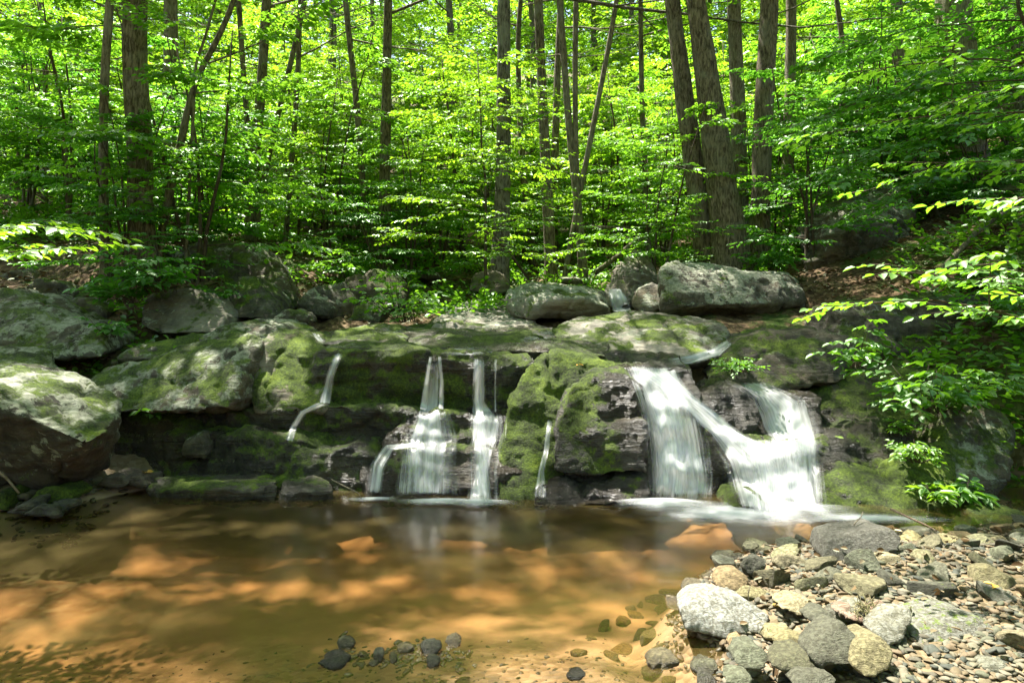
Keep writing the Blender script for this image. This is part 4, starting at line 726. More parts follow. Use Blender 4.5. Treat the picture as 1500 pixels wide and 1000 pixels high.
def leaves_np(Sx, T, L, m, ll, lw=.55, tilt=.35, droop=.25, seed=0, spread=(.7, 1.15)):
    """twig starts, directions, lengths -> leaf verts/faces: m alternate leaves along each twig"""
    r = np.random.default_rng(seed); n = len(Sx)
    up = np.array([0, 0, 1.0])+r.normal(size=(n, 3))*tilt*.6; up -= (up*T).sum(1)[:, None]*T; up /= np.linalg.norm(up, axis=1)[:, None]+1e-9
    side = np.cross(up, T)
    fr = (np.arange(m)+.6)/m; fr = np.clip(fr[None]+r.normal(size=(n, m))*.05, .05, 1)
    sg = np.where(np.arange(m) % 2 == 0, 1., -1.)[None]*np.ones((n, m)); ang = r.uniform(*spread, size=(n, m)); ang[:, -1] *= .2
    base = Sx[:, None]+T[:, None]*(L[:, None]*fr)[..., None]-up[:, None]*(droop*.3*L[:, None]*fr**2)[..., None]
    D = T[:, None]*np.cos(ang)[..., None]+side[:, None]*(np.sin(ang)*sg)[..., None]-up[:, None]*(droop*r.uniform(.1, 1.4, size=(n, m)))[..., None]
    D /= np.linalg.norm(D, axis=2)[..., None]
    Nn = up[:, None]+r.normal(size=(n, m, 3))*tilt; Nn -= (Nn*D).sum(2)[..., None]*D; Nn /= np.linalg.norm(Nn, axis=2)[..., None]+1e-9
    B = np.cross(Nn, D); l = ll*r.uniform(.65, 1.2, size=(n, m))[..., None]; w = l*lw*.5
    base = base+D*.12*l
    v = [base, base+D*l*.34+B*w+Nn*w*.28, base+D*l*.68+B*w*.78+Nn*w*.22, base+D*l-Nn*l*.12, base+D*l*.68-B*w*.78+Nn*w*.22, base+D*l*.34-B*w+Nn*w*.28]
    V = np.stack(v, 2).reshape(-1, 3); i = np.arange(n*m)[:, None]*6
    F = np.concatenate([i+np.array([0, 1, 2, 3]), i+np.array([0, 3, 4, 5])])
    return V, F
def curve(p0, az, el, L, r, bend=0.0, n=6, wob=.12):
    d = np.array([math.cos(az)*math.cos(el), math.sin(az)*math.cos(el), math.sin(el)]); pts_ = [np.array(p0, float)]
    for k in range(n-1):
        d = d+r.normal(size=3)*wob+np.array([0, 0, bend]); d /= np.linalg.norm(d); pts_.append(pts_[-1]+d*L/(n-1))
    return np.array(pts_)
def branch(W, TW, pl, rad, r, sec=5, secL=.45, twl=.35, step=.14, flat=1.0, sides=5, twig_wood=True):
    """a limb with side branches and the twigs that carry leaves"""
    L = np.linalg.norm(np.diff(pl, axis=0), axis=1).sum(); n = len(pl); W.tube(pl, np.linspace(rad, rad*.25, n), sides)
    def at(q, t): a = t*(len(q)-1); k = min(int(a), len(q)-2); return q[k]+(q[k+1]-q[k])*(a-k), (q[k+1]-q[k])/np.linalg.norm(q[k+1]-q[k])
    lines = [(pl, .35)]
    for k in range(sec):
        t = .22+.76*(k+r.uniform(.2, .8))/sec; p, d = at(pl, t); sgn = 1 if k % 2 else -1
        a = math.atan2(d[1], d[0])+sgn*r.uniform(.6, 1.1); e = math.asin(np.clip(d[2], -1, 1))*.6+r.normal()*.25*(1.4-flat)
        q = curve(p, a, e, L*secL*(1.15-.6*t)*r.uniform(.7, 1.2), r, -.01, 5, .10); W.tube(q, np.linspace(rad*.42, rad*.12, 5), 4); lines.append((q, .1))
    for q, t0 in lines:
        ln = np.linalg.norm(np.diff(q, axis=0), axis=1).sum(); m = max(2, int(ln*(1-t0)/step))
        for j in range(m+1):
            t = t0+(1-t0)*j/m; p, d = at(q, min(t, .999)); sgn = 1 if j % 2 else -1; a = math.atan2(d[1], d[0])+(sgn*r.uniform(.5, 1.1) if j < m else 0); e = r.normal()*.18*(1.5-flat)-.05+.4*d[2]
            TW.append((p, (math.cos(a)*math.cos(e), math.sin(a)*math.cos(e), math.sin(e)), twl*r.uniform(.6, 1.2)))
def finish(name, W, TW, mleaf, ll, seed, light=True, bark=None, leafmat=None, lw=.55, loc=None, tilt=.35, twood=False, droop=.25, crown='crown', trunk='trunk'):
    """an Empty with trunk and crown children (meshes stay relative to the foot of the tree)"""
    root = empty(name, loc if loc is not None else (0, 0, 0)); c = np.array(root.location)
    Sx = np.array([t[0] for t in TW]); T = np.array([t[1] for t in TW]); L = np.array([t[2] for t in TW])
    if light:
        k = keep_light(Sx+T*(L*.5)[:, None]); Sx, T, L = Sx[k], T[k], L[k]
    if twood:
        for p, d, l in zip(Sx, T, L): W.tube(np.array([p, p+d*l*.5, p+d*l*.95-np.array([0, 0, .06*l])]), [.004, .003, .0015], 3)
    W.V = [v-c for v in W.V]; put(trunk, W.mesh(trunk), bark or M_BARK, root)
    V, F = leaves_np(Sx-c, T, L, mleaf, ll, lw, tilt, droop, seed); put(crown, mesh_np(crown, V, F), leafmat or M_LEAF, root)
    return root
def copy_tree(o, **kw):
    c = o.copy(); COL.objects.link(c)
    for ch in o.children:
        d = ch.copy(); COL.objects.link(d); d.parent = c
    return c
def trunk_path(pix, d, top_z, r, flare=.25):
    """pix: (px, py, width px) from the foot up; continues above the picture to top_z"""
    A = np.array([P(x, y, d) for x, y, w_ in pix]); rad = [w_*.5/F0*d for x, y, w_ in pix]
    z = float(ground_z(A[:1, 0], A[:1, 1])[0]); A[0, 2] = min(A[0, 2], z)-.15
    dirv = A[-1]-A[-2]; dirv /= np.linalg.norm(dirv); dirv = dirv*.6+np.array([0, 0, .4]); dirv /= np.linalg.norm(dirv)
    Q = list(A); R_ = list(rad)
    while Q[-1][2] < top_z:
        dirv = dirv+r.normal(size=3)*.05; dirv[2] = abs(dirv[2]); dirv /= np.linalg.norm(dirv); Q.append(Q[-1]+dirv*1.4); R_.append(max(.02, R_[-1]*.86))
    # refine smoothly
    Q = np.array(Q); R_ = np.array(R_); t = np.arange(len(Q)); tt = np.linspace(0, len(Q)-1, len(Q)*5)
    Qs = np.stack([np.interp(tt, t, Q[:, k]) for k in range(3)], -1); Rs = np.interp(tt, t, R_)
    for _ in range(6): Qs[1:-1] = Qs[:-2]*.25+Qs[1:-1]*.5+Qs[2:]*.25
    hgt = Qs[:, 2]-Qs[0, 2]; Rs = Rs*(1+flare*1.6*np.exp(-hgt/.22))
    return Qs, Rs
TREES = []
def hero(label, pix, d, top, crown_z, R_, nl, group=None, extra=None, bark=None, name='forest_tree', leafmat=None, ll=.125, low=0, seed=0, mleaf=9, sides=14):
    r = np.random.default_rng(seed+500); Q, Rr = trunk_path(pix, d, top, r); W = Wood(); TW = []
    V, qf, tf = tube_np(Q, Rr, sides); nrm_ = V-np.repeat(np.vstack([Q]), sides, 0).tolist()[0] if False else None
    k = np.arange(len(Q)).repeat(sides); V[:len(k)] += (V[:len(k)]-Q[k])*(.10*fbm(np.stack([V[:len(k), 0]*4, V[:len(k), 1]*4, V[:len(k), 2]*1.1], -1)+seed, 3))[:, None]
    W.V.append(V); W.Q.append(qf); W.T.append(tf); W.n = len(V)
    for e in (extra or []):      # further stems from the same foot
        q2, r2 = trunk_path(e, d, top*.9, r, .1); W.tube(q2, r2, 8)
        for j in range(4):
            a = int(len(q2)*r.uniform(.6, .98)); branch(W, TW, curve(q2[a], r.uniform(0, 6.28), r.uniform(0, .6), R_*.5, r, .02), r2[a]*.5+.01, r, 5, .5, .4, .2)
    def idx(z): return int(np.clip(np.searchsorted(Q[:, 2], z), 1, len(Q)-2))
    for j in range(nl):
        z = crown_z+(top-crown_z)*((j+r.uniform(0, 1))/nl)**.9; a = idx(z); f_ = (z-crown_z)/(top-crown_z+.01); ln = R_*(1.0-.55*f_)*r.uniform(.7, 1.15)
        branch(W, TW, curve(Q[a], j*2.4+r.uniform(-.5, .5), r.uniform(.05, .5)+.5*f_, ln, r, .03, 7), max(.015, Rr[a]*.38), r, 7, .5, .42, .19)
    for j in range(low):
        z = r.uniform(2.6, crown_z); a = idx(z); branch(W, TW, curve(Q[a], r.uniform(0, 6.28), r.uniform(-.1, .3), r.uniform(.9, 1.7), r, .0, 6), .014, r, 5, .5, .3, .14)
    if d > 10.7 and seed < 40: TW = [t for t in TW if t[0][1] < 10.0 or r.uniform() < .32]
    o = finish(name, W, TW, mleaf, ll, seed, True, bark, leafmat, loc=Q[0]+np.array([0, 0, .15]))
    tag(o, label, 'tree', group); TREES.append(o); return o

hero('thick pale barked leaning trunk nearest on the left bank', [(212, 385, 40), (206, 300, 36), (203, 200, 34), (196, 90, 34), (199, 0, 34)], 9.2, 13, 6.4, 5.4, 24, seed=1, low=4)
hero('slim straight grey tree left of the thick leaning trunk', [(155, 395, 14), (152, 300, 13), (151, 200, 12), (154, 90, 12), (162, 0, 11)], 9.0, 11, 5.9, 3.2, 12, seed=2, low=3, bark=M_BARK_P)
hero('grey trunk standing behind the thick leaning trunk', [(236, 350, 20), (242, 250, 21), (250, 120, 20), (250, 0, 19)], 12.5, 14, 7.2, 3.6, 12, seed=3, low=2, bark=M_BARK_P)
hero('thin dark sweeping tree with a crooked stem that forks to the right', [(226, 378, 13), (246, 290, 12), (262, 225, 11), (282, 125, 9), (318, 60, 8), (345, 0, 7)], 9.4, 9, 4.6, 2.6, 9, seed=4, low=3, extra=[[(270, 200, 5), (284, 150, 5), (286, 90, 4), (300, 60, 4)]], sides=9)
hero('clump of three dark stems rising from one foot, left of centre', [(362, 362, 16), (372, 250, 15), (384, 120, 14), (390, 0, 13)], 13, 13, 6.2, 3.2, 10, seed=5, low=4, extra=[[(360, 362, 9), (366, 220, 9), (355, 90, 8), (350, 0, 8)], [(370, 360, 9), (392, 230, 9), (412, 150, 8), (448, 0, 8)]], sides=10)
hero('leaning dark sapling trunk right of the three stemmed clump', [(415, 378, 7), (428, 230, 8), (436, 120, 8), (440, 0, 7)], 13.5, 11, 6, 2.6, 8, seed=6, low=2, sides=8)
hero('thin leaning dark trunk left of the dark column behind the green shrub', [(545, 392, 10), (533, 300, 9), (524, 160, 9), (505, 0, 8)], 13.0, 11, 6.4, 2.8, 9, seed=7, low=1, sides=8)
hero('dark straight column of a trunk behind the green shrub', [(565, 395, 19), (563, 280, 16), (566, 150, 14), (568, 0, 12)], 12.5, 12, 6.6, 5.6, 20, seed=8, low=1)
hero('main straight trunk in the centre with a flared foot and mottled grey bark', [(730, 398, 30), (735, 330, 25), (738, 220, 22), (738, 100, 20), (738, 0, 19)], 11.2, 14, 6.6, 6.2, 40, seed=9, low=2, bark=mat_bark('bark_mottled', (.05, .042, .032), (.26, .24, .20)))
hero('straight dark trunk right of the main central one', [(808, 408, 18), (800, 250, 16), (794, 130, 14), (788, 0, 13)], 12.5, 13, 6.8, 5.4, 18, seed=10, low=2)
hero('thin pale double stemmed tree crossing the leaning stick', [(858, 412, 13), (846, 290, 12), (834, 200, 10), (820, 0, 10)], 12.2, 12, 6.8, 2.8, 9, seed=11, bark=M_BARK_P, extra=[[(822, 410, 8), (846, 300, 8), (868, 190, 8), (905, 0, 7)], [(852, 410, 8), (842, 200, 8), (843, 0, 8)]], sides=9)
hero('leaning dark trunk low between the two central trunks', [(786, 400, 12), (776, 330, 11), (768, 280, 10), (760, 150, 8)], 14.5, 11, 6, 2.6, 8, seed=12, sides=8)
hero('dark trunk hidden just behind the straight dark one', [(812, 395, 11), (813, 250, 11), (815, 130, 10), (822, 0, 9)], 15, 13, 7, 3, 9, seed=13, sides=8)
hero('left trunk of the big leaning pair above the undercut boulder', [(1042, 392, 36), (1028, 320, 32), (1012, 210, 28), (998, 110, 25), (985, 0, 22)], 11.2, 14, 7.2, 4.8, 16, seed=14, low=1)
hero('thickest trunk of the big leaning pair above the undercut boulder', [(1076, 392, 60), (1064, 320, 48), (1050, 220, 40), (1036, 110, 34), (1018, 0, 28)], 10.8, 15, 7, 5.4, 24, seed=15, low=1)
hero('pale trunk with a swollen knot right behind the leaning pair', [(1086, 360, 23), (1084, 240, 22), (1080, 130, 21), (1074, 0, 19)], 12.6, 13, 7.4, 3.2, 10, seed=16, bark=M_BARK_P)
hero('straight brown trunk right of the leaning pair', [(1112, 384, 34), (1113, 300, 28), (1118, 170, 26), (1128, 0, 26)], 11.4, 14, 7.2, 3.6, 13, seed=17, low=1)
hero('slender pale trunk behind the bushy stems at the right', [(1148, 370, 18), (1154, 240, 17), (1158, 120, 16), (1160, 0, 15)], 13, 13, 7, 3, 9, seed=18, low=2, bark=M_BARK_P, sides=9)
hero('dark trunk in the middle of the right hillside', [(1330, 258, 22), (1324, 190, 20), (1316, 110, 18), (1312, 0, 17)], 17, 16, 9, 3.4, 10, seed=19, sides=9)
hero('largest grey trunk high on the right hillside', [(1416, 252, 62), (1408, 180, 52), (1402, 90, 49), (1395, 0, 47)], 13.6, 17, 9, 4.4, 15, seed=20, bark=M_BARK_P)
hero('dark ridged trunk at the far right on the hillside', [(1496, 232, 44), (1488, 150, 38), (1478, 60, 36), (1468, 0, 34)], 14.5, 17, 9, 4, 13, seed=21)
hero('broken pale snag far behind the slim left tree', [(104, 250, 16), (106, 210, 14), (108, 160, 12)], 17, 6.5, 6.2, .8, 3, seed=22, bark=M_BARK_P, sides=9)
hero('thin straight trunk behind the splintered stump', [(952, 392, 9), (946, 280, 8), (940, 150, 8), (938, 0, 7)], 13.5, 11, 6.4, 2.6, 8, seed=23, low=2, sides=8)
hero('thin bent trunk on the right hillside between boulder and dark trunk', [(1205, 330, 8), (1230, 200, 8), (1240, 100, 8), (1225, 0, 7)], 13, 12, 7, 2.6, 8, seed=24, low=2, sides=8)
hero('thin dark trunk at the far left behind the bank', [(66, 300, 8), (66, 200, 8), (67, 100, 7), (60, 0, 7)], 14, 11, 5.5, 2.8, 9, seed=25, low=2, sides=8)
# canopy trees added out of view beside the picture; their crowns shade the stream
for k, (x, y, top, cz, R_, tilt_) in enumerate([(-6.8, 6.6, 12, 6.0, 4.6, .10), (-9.0, 9.8, 13, 6.5, 4.4, .08), (-6.6, 3.2, 12, 5.6, 4.8, .1), (6.4, 6.6, 13, 6.2, 4.8, -.14), (7.0, 3.6, 13, 6.4, 4.6, -.12), (8.6, 9.5, 15, 8.0, 4.4, -.12), (-3.2, 8.9, 12.5, 7.0, 4.2, .05), (2.6, 9.6, 13, 7.4, 4.0, -.02)]):
    z = float(ground_z([x], [y])[0]); 
    if k >= 6: continue
    pix = []
    for h_, w_ in ((0, .30), (2.2, .26), (4.4, .23)):
        xx = x+tilt_*h_; pix.append((750+xx/y*F0, 440-(z+h_-H)/y*F0, w_/y*F0))
    hero(['tall tree left of the picture leaning over the pool', 'tall tree on the upper left bank outside the picture', 'tree on the near left bank outside the picture', 'tree on the right bank outside the picture leaning over the fall', 'tree on the near right bank outside the picture', 'tree on the upper right slope outside the picture'][k], pix, y, top, cz, R_, 22, seed=40+k)

# saplings of the understory: a few kinds, copied
def make_sapling(label, hgt, nl, ll, seed, mat, stems=3, R_=1.3, group='understory saplings'):
    r = np.random.default_rng(seed); W = Wood(); TW = []
    for s_ in range(stems):
        q = curve((r.normal()*.06, r.normal()*.06, -.1), r.uniform(0, 6.28), 1.35 if s_ else 1.5, hgt*r.uniform(.8, 1.05), r, .06, 9, .07); rr = np.linspace(.030, .007, 9)*(hgt/4)**.6; W.tube(q, rr, 6)
        for j in range(nl//stems):
            t = .16+.84*(j+r.uniform(0, 1))/(nl//stems); a = t*(len(q)-1); k = min(int(a), len(q)-2); p = q[k]+(q[k+1]-q[k])*(a-k)
            branch(W, TW, curve(p, j*2.4+r.uniform(-.4, .4)+s_, r.uniform(-.05, .35), R_*(1.15-.7*t)*r.uniform(.6, 1.2), r, -.015, 6, .09), .011*(1.1-.6*t), r, 5, .5, .26, .125, 1.25, 4)
    o = finish('sapling', W, TW, 9, ll, seed, False, M_TWIG, mat, tilt=.3); tag(o, label, 'sapling', group); return o
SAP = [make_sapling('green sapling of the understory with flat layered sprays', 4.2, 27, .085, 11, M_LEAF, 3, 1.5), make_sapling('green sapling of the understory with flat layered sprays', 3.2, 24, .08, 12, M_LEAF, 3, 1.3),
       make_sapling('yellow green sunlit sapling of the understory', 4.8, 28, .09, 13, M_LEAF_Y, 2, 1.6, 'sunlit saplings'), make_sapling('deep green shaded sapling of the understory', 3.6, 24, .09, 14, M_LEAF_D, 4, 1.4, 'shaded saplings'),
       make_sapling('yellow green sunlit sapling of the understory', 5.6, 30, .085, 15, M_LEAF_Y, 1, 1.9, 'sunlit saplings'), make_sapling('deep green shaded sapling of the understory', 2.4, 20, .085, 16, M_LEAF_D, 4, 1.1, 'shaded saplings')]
spots_s = [(705, 398, 10.7, 4, .85, None), (965, 392, 11, 0, .9, None), (285, 372, 9.4, 0, 1.0, None), (185, 380, 8.9, 3, .7, None), (600, 398, 12.2, 1, 1.0, 'many stemmed green sapling in the centre between the dark column and the main trunk'), (640, 396, 13.5, 0, 1.0, None), (480, 392, 13, 0, 1.0, None), (520, 392, 15, 2, 1.1, None), (430, 385, 14.5, 4, 1.0, None),
    (300, 365, 11.5, 3, 1.0, 'deep green sapling between the left trunks and the three stemmed clump'), (340, 368, 13.5, 1, 1.0, None), (262, 366, 11, 5, 1.0, None), (100, 350, 11, 0, 1.0, None), (40, 330, 12, 3, 1.0, None), (-40, 340, 10.5, 1, .9, None), (150, 360, 12.5, 5, 1.1, None), (20, 300, 14, 0, 1.1, None), (180, 340, 15, 2, 1.0, None), (90, 270, 17, 4, 1.1, None),
    (680, 395, 14, 2, 1.0, None), (720, 396, 16, 4, 1.0, None), (780, 398, 16.5, 2, 1.0, None), (760, 396, 14.2, 1, .7, None), (880, 398, 15, 0, 1.0, None), (920, 395, 14, 2, .9, None), (975, 392, 13, 0, .9, None), (1000, 390, 15.5, 4, 1.0, None), (900, 394, 18, 2, 1.1, None),
    (1185, 395, 10.6, 3, .95, 'bushy deep green sapling with many bare lower stems in front of the huge hillside boulder'), (1130, 388, 12.6, 1, .9, None), (1240, 372, 12.5, 3, 1.1, None), (1300, 345, 12.6, 0, 1.0, None), (1350, 300, 14, 3, 1.1, None), (1370, 330, 11.5, 5, 1.1, None), (1440, 300, 11.5, 5, .8, None), (1480, 260, 14, 0, 1.0, None), (1530, 300, 12, 3, 1.2, None), (1260, 320, 15, 0, 1.1, None), (1440, 240, 16.5, 2, 1.1, None),
    (1545, 400, 8.6, 3, .8, None), (560, 390, 17, 4, 1.1, None), (380, 372, 17, 2, 1.1, None), (640, 380, 19, 2, 1.2, None), (840, 385, 19, 4, 1.2, None), (1060, 370, 17, 2, 1.1, None), (1150, 350, 17, 0, 1.2, None), (1200, 330, 18, 4, 1.2, None), (280, 340, 18, 2, 1.2, None), (1020, 380, 19, 0, 1.2, None), (470, 380, 19.5, 4, 1.1, None), (560, 398, 11.4, 5, .8, None)]+[(float(a_), 0.0, float(b_), int(c_), 1.25, None) for a_, b_, c_ in zip(np.linspace(-20, 1520, 30)+np.random.default_rng(4).normal(size=30)*25, np.random.default_rng(6).uniform(18, 26, 30), np.random.default_rng(8).choice([0, 2, 4, 4, 2], 30))]
first = set()
for k, (px, py, d, v, sc, lab) in enumerate(spots_s):
    proto = SAP[v]; x = (px-750)/F0*d; z = float(ground_z([x], [d])[0])
    o = proto if v not in first and not lab else copy_tree(proto)
    if o is proto: first.add(v)
    o.location = (x, d, z-.05); o.rotation_euler = (0, 0, rng.uniform(0, 6.28)); s_ = sc*rng.uniform(.9, 1.12); o.scale = (s_, s_, s_)
    if lab: o['label'] = lab
# taller forest behind, copied
def make_tall(label, hgt, cz, R_, nl, ll, seed, mat, rad, group):
    r = np.random.default_rng(seed); W = Wood(); TW = []
    q = curve((0, 0, -.3), 0, 1.55, hgt, r, .08, 14, .03); rr = np.linspace(rad, .03, 14); W.tube(q, rr, 10)
    for j in range(nl):
        z = cz+(hgt-cz-.3)*(j+r.uniform(0, 1))/nl; k = int(np.clip(np.searchsorted(q[:, 2], z), 1, 12)); f_ = (z-cz)/(hgt-cz)
        branch(W, TW, curve(q[k], j*2.4, r.uniform(-.05, .4)+.4*f_, R_*(1-.5*f_)*r.uniform(.6, 1.15), r, .02, 6), .03, r, 6, .5, .5, .24, .9, 4)
    o = finish('background_tree', W, TW, 8, ll, seed, False, M_BARK, mat, tilt=.4); tag(o, label, 'tree', group); return o
TALL = [make_tall('tall bright green tree of the forest behind the stream', 14, 3.2, 3.4, 26, .16, 21, M_LEAF_Y, .15, 'forest trees behind the stream'), make_tall('tall mid green tree of the forest behind the stream', 16, 4.5, 3.8, 26, .17, 22, M_LEAF, .2, 'mid green trees behind the stream'),
        make_tall('tall bright green tree of the forest behind the stream', 12, 2.5, 3.0, 24, .15, 23, M_LEAF_Y, .12, 'forest trees behind the stream')]
first = set()
r = np.random.default_rng(5); n_t = 0
for ring in [(17, 22, 4), (22, 28, 17), (28, 36, 26), (36, 48, 34), (48, 66, 26)]:
    for k in range(ring[2]):
        d = r.uniform(ring[0], ring[1]); t = (k+r.uniform(.1, .9))/ring[2]; x = (t*2-1)*(.80*d+2); v = int(r.integers(3))
        if ring[0] == 17 and abs(x) < 2.5: continue
        proto = TALL[v]; o = proto if v not in first else copy_tree(proto); first.add(v)
        o.location = (x, d, float(ground_z([x], [d])[0])-.1); o.rotation_euler = (0, 0, r.uniform(0, 6.28)); s_ = r.uniform(.85, 1.2); o.scale = (s_, s_, s_)

for k, (x, y) in enumerate([(-9, -3), (-5.5, -6), (-2, -8), (1.5, -6.5), (5, -7.5), (8.5, -4), (-11, 1), (11, 0.5), (-7, -11), (0, -13), (7, -12), (-3, -17), (4, -18), (12, -9), (-13, -8)]):  # unseen trees added at the back to keep open sky off the rock fronts
    o = copy_tree(TALL[k % 3]); o.location = (x, y, float(ground_z([x], [y])[0])-.1); o.rotation_euler = (0, 0, r.uniform(0, 6.28)); o.scale = (1.1, 1.1, r.uniform(.9, 1.1)); o['label'] = 'tree standing on the bank behind the viewpoint'; o['group'] = 'trees behind the viewpoint'
# branches reaching in from saplings that stand beside the picture
def reach(label, foot, stem_top, ends, ll, seed, mat, mleaf=9, twl=.2, step=.085, sec=5):
    r = np.random.default_rng(seed); W = Wood(); TW = []
    z = float(ground_z([foot[0]], [foot[1]])[0]); a = np.array([foot[0], foot[1], z-.1]); b = np.array(stem_top)
    q = np.array([a+(b-a)*t+np.array([0, 0, 0])+(r.normal(size=3)*.05 if 0 < t < 1 else 0) for t in np.linspace(0, 1, 8)]); W.tube(q, np.linspace(.04, .016, 8), 8)
    for e, t0 in ends:
        p = a+(b-a)*t0; e = np.array(e); m = (p+e)/2+np.array([0, 0, .12*np.linalg.norm(e-p)]); tt = np.linspace(0, 1, 8)[:, None]
        pl = (1-tt)**2*p+2*tt*(1-tt)*m+tt**2*e+r.normal(size=(8, 3))*.012; branch(W, TW, pl, .010, r, sec, .38, twl, step, 1.2, 5)
    TW = [t for t in TW if (t[0][0]/t[0][1] > .42 or (t[0][0] < 0 and t[0][0]/t[0][1] > -.82))]
    o = finish('overhanging_sapling', W, TW, mleaf, ll, seed, False, M_TWIG, mat, lw=.62, loc=a, tilt=.28, twood=True); tag(o, label, 'sapling'); return o
reach('sapling at the right edge reaching bright leaf sprays low over the bank', (3.5, 3.7), (3.35, 3.55, 3.0), [(P(1240, 445, 3.5), .42), (P(1330, 400, 3.4), .40), (P(1440, 385, 3.2), .42), (P(1480, 290, 3.3), .65)], .064, 61, M_LEAF, 7, .17, .15, 3)
reach('taller mid green sapling at the right edge reaching over the pool from above', (4.6, 4.6), (4.3, 4.5, 4.6), [(P(1250, 110, 4.8), .66), (P(1330, 240, 4.5), .5), (P(1180, 200, 5.2), .6), (P(1400, 150, 4.4), .66)], .07, 64, M_LEAF, 7, .2, .17, 3)
reach('sapling at the left edge holding one bright leaf spray over the bank', (-4.6, 4.6), (-4.1, 4.4, 3.0), [(P(95, 335, 4.3), .62), (P(60, 365, 4.2), .55)], .08, 62, M_LEAF_Y, 8, .18, .1, 4)
reach('tall sapling at the right holding dark leaf sprays before the hillside', (6.6, 8.2), (5.9, 8.0, 5.6), [(P(1180, 180, 8), .6), (P(1220, 260, 8), .5), (P(1300, 150, 8.2), .75), (P(1150, 110, 8.2), .8), (P(1280, 310, 7.8), .35), (P(1350, 220, 7.8), .55)], .10, 63, M_LEAF_D, 9, .26, .13, 6)

# low plants with big leaves
def plant(label, px, py, d, n, hgt, spread, ll, seed, mat=None, name='leafy_plant', cat='plant', group=None, lw=.6):
    r = np.random.default_rng(seed); W = Wood(); TW = []; h_, _ = hit(px, py); c = np.array(h_ if h_ is not None and d is None else P(px, py, d))
    for k in range(n):
        a = r.uniform(0, 6.28); el = r.uniform(.5, 1.4); q = curve(c+np.array([r.normal()*spread*.1, r.normal()*spread*.1, -.03]), a, el, hgt*r.uniform(.5, 1.1), r, -.03, 5, .12); W.tube(q, np.linspace(.006, .002, 5), 4)
        for j in range(3):
            p = q[2+j if j < 2 else 4]; a2 = a+r.normal()*1.2; TW.append((p, (math.cos(a2)*.95, math.sin(a2)*.95, r.uniform(-.25, .25)), spread*r.uniform(.25, .45)))
    o = finish(name, W, TW, 6, ll, seed, False, M_TWIG, mat or M_LEAF, lw=lw, loc=c, tilt=.28, crown='leaves', trunk='stems'); tag(o, label, cat, group); return o
plant('small bright green plant growing from the left end of the tilted slab', 228, 605, None, 8, .28, .30, .085, 71, M_LEAF)
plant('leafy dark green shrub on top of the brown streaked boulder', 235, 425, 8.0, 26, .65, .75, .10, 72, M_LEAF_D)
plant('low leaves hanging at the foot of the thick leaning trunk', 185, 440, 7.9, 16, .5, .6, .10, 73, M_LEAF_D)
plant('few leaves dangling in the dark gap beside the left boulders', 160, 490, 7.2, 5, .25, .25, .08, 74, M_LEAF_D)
plant('bushy green shrub in the centre behind the lip', 590, 468, 8.5, 26, .62, .62, .085, 75, M_LEAF)
plant('upright plant against the dark ledge right of the side fall', 1258, 535, 6.6, 9, .5, .36, .085, 76, M_LEAF)
plant('broad leafy plant spreading over the right bank above the lichened boulder', 1365, 600, 6.1, 22, .5, .62, .105, 77, M_LEAF)
plant('small plant with pointed leaves right of the broad leafy plant', 1450, 575, 6.4, 8, .32, .4, .09, 78, M_LEAF)
plant('sunlit clump of small leaves on top of the moss mound', 1345, 672, 5.55, 14, .2, .3, .05, 79, M_LEAF_Y)
plant('young plant with long drooping leaves low on the moss mound', 1368, 722, 5.3, 6, .12, .14, .10, 80, M_LEAF_Y, lw=.4)
plant('long leaved plant at the foot of the lichened boulder', 1412, 725, 5.35, 7, .14, .16, .11, 81, M_LEAF, lw=.35)
plant('tiny plant growing on the mossy ledge above the black rock face', 1320, 628, 6.1, 8, .12, .2, .05, 82, M_LEAF_Y)
plant('fern like plants at the top right of the bank', 1490, 470, 7.0, 12, .5, .6, .10, 83, M_LEAF_D)
plant('creeping small leaved plant hanging over the low dark boulder', 1085, 540, 6.6, 22, .16, .42, .04, 84, M_LEAF)
plant('dark ferns at the feet of the leaning pair of trunks', 1130, 395, 10.3, 18, .5, .8, .11, 85, M_LEAF_D)
plant('light green leaves at the foot of the slim left tree', 330, 440, 8.6, 10, .35, .5, .08, 86, M_LEAF_D)
plant('plant growing behind the wedge shaped boulder', 500, 405, 10.6, 14, .5, .8, .1, 87, M_LEAF)
plant('low plant at the foot of the main straight trunk', 700, 395, 11.5, 14, .45, .8, .1, 88, M_LEAF)
plant('trailing leaves on the upper right bank', 1420, 420, 8.2, 12, .4, .7, .1, 89, M_LEAF_D)

# forest floor cover: uncountable
def scatter_leaves(name, label, x, y, zoff, n_each, ll, twl, el, mat, seed, tilt=.4, lw=.55):
    r = np.random.default_rng(seed); n = len(x); z = ground_z(x, y)+zoff; a = r.uniform(0, 6.28, n); e = r.uniform(el[0], el[1], n)
    T = np.stack([np.cos(a)*np.cos(e), np.sin(a)*np.cos(e), np.sin(e)], -1); V, F = leaves_np(np.stack([x, y, z], -1), T, np.full(n, twl)*r.uniform(.5, 1.2, n), n_each, ll, lw, tilt, .1, seed)
    return tag(put(name, mesh_np(name, V, F), mat), label, None, None, 'stuff')
def floor_xy(n, r, y0, y1, xm=.85):
    y = y0+(y1-y0)*r.uniform(0, 1, n)**1.4; x = r.uniform(-1, 1, n)*(xm*y+1); k = ~((np.abs(x-.3) < 3.6+.0*y) & (y < 9.3)) & ~((y < 6.2) & (np.abs(x) < 4.4)); return x[k], y[k]
r = np.random.default_rng(9); x, y = floor_xy(16000, r, 6.0, 30); k = (fbm(np.stack([x*.35, y*.35, 0*x], -1), 3) > -.12+.5*sstep(11, 9, y)*(x < 3.6)) & ((y > 9.2) | (r.uniform(0, 1, len(x)) < .3+.5*(x > 4)))
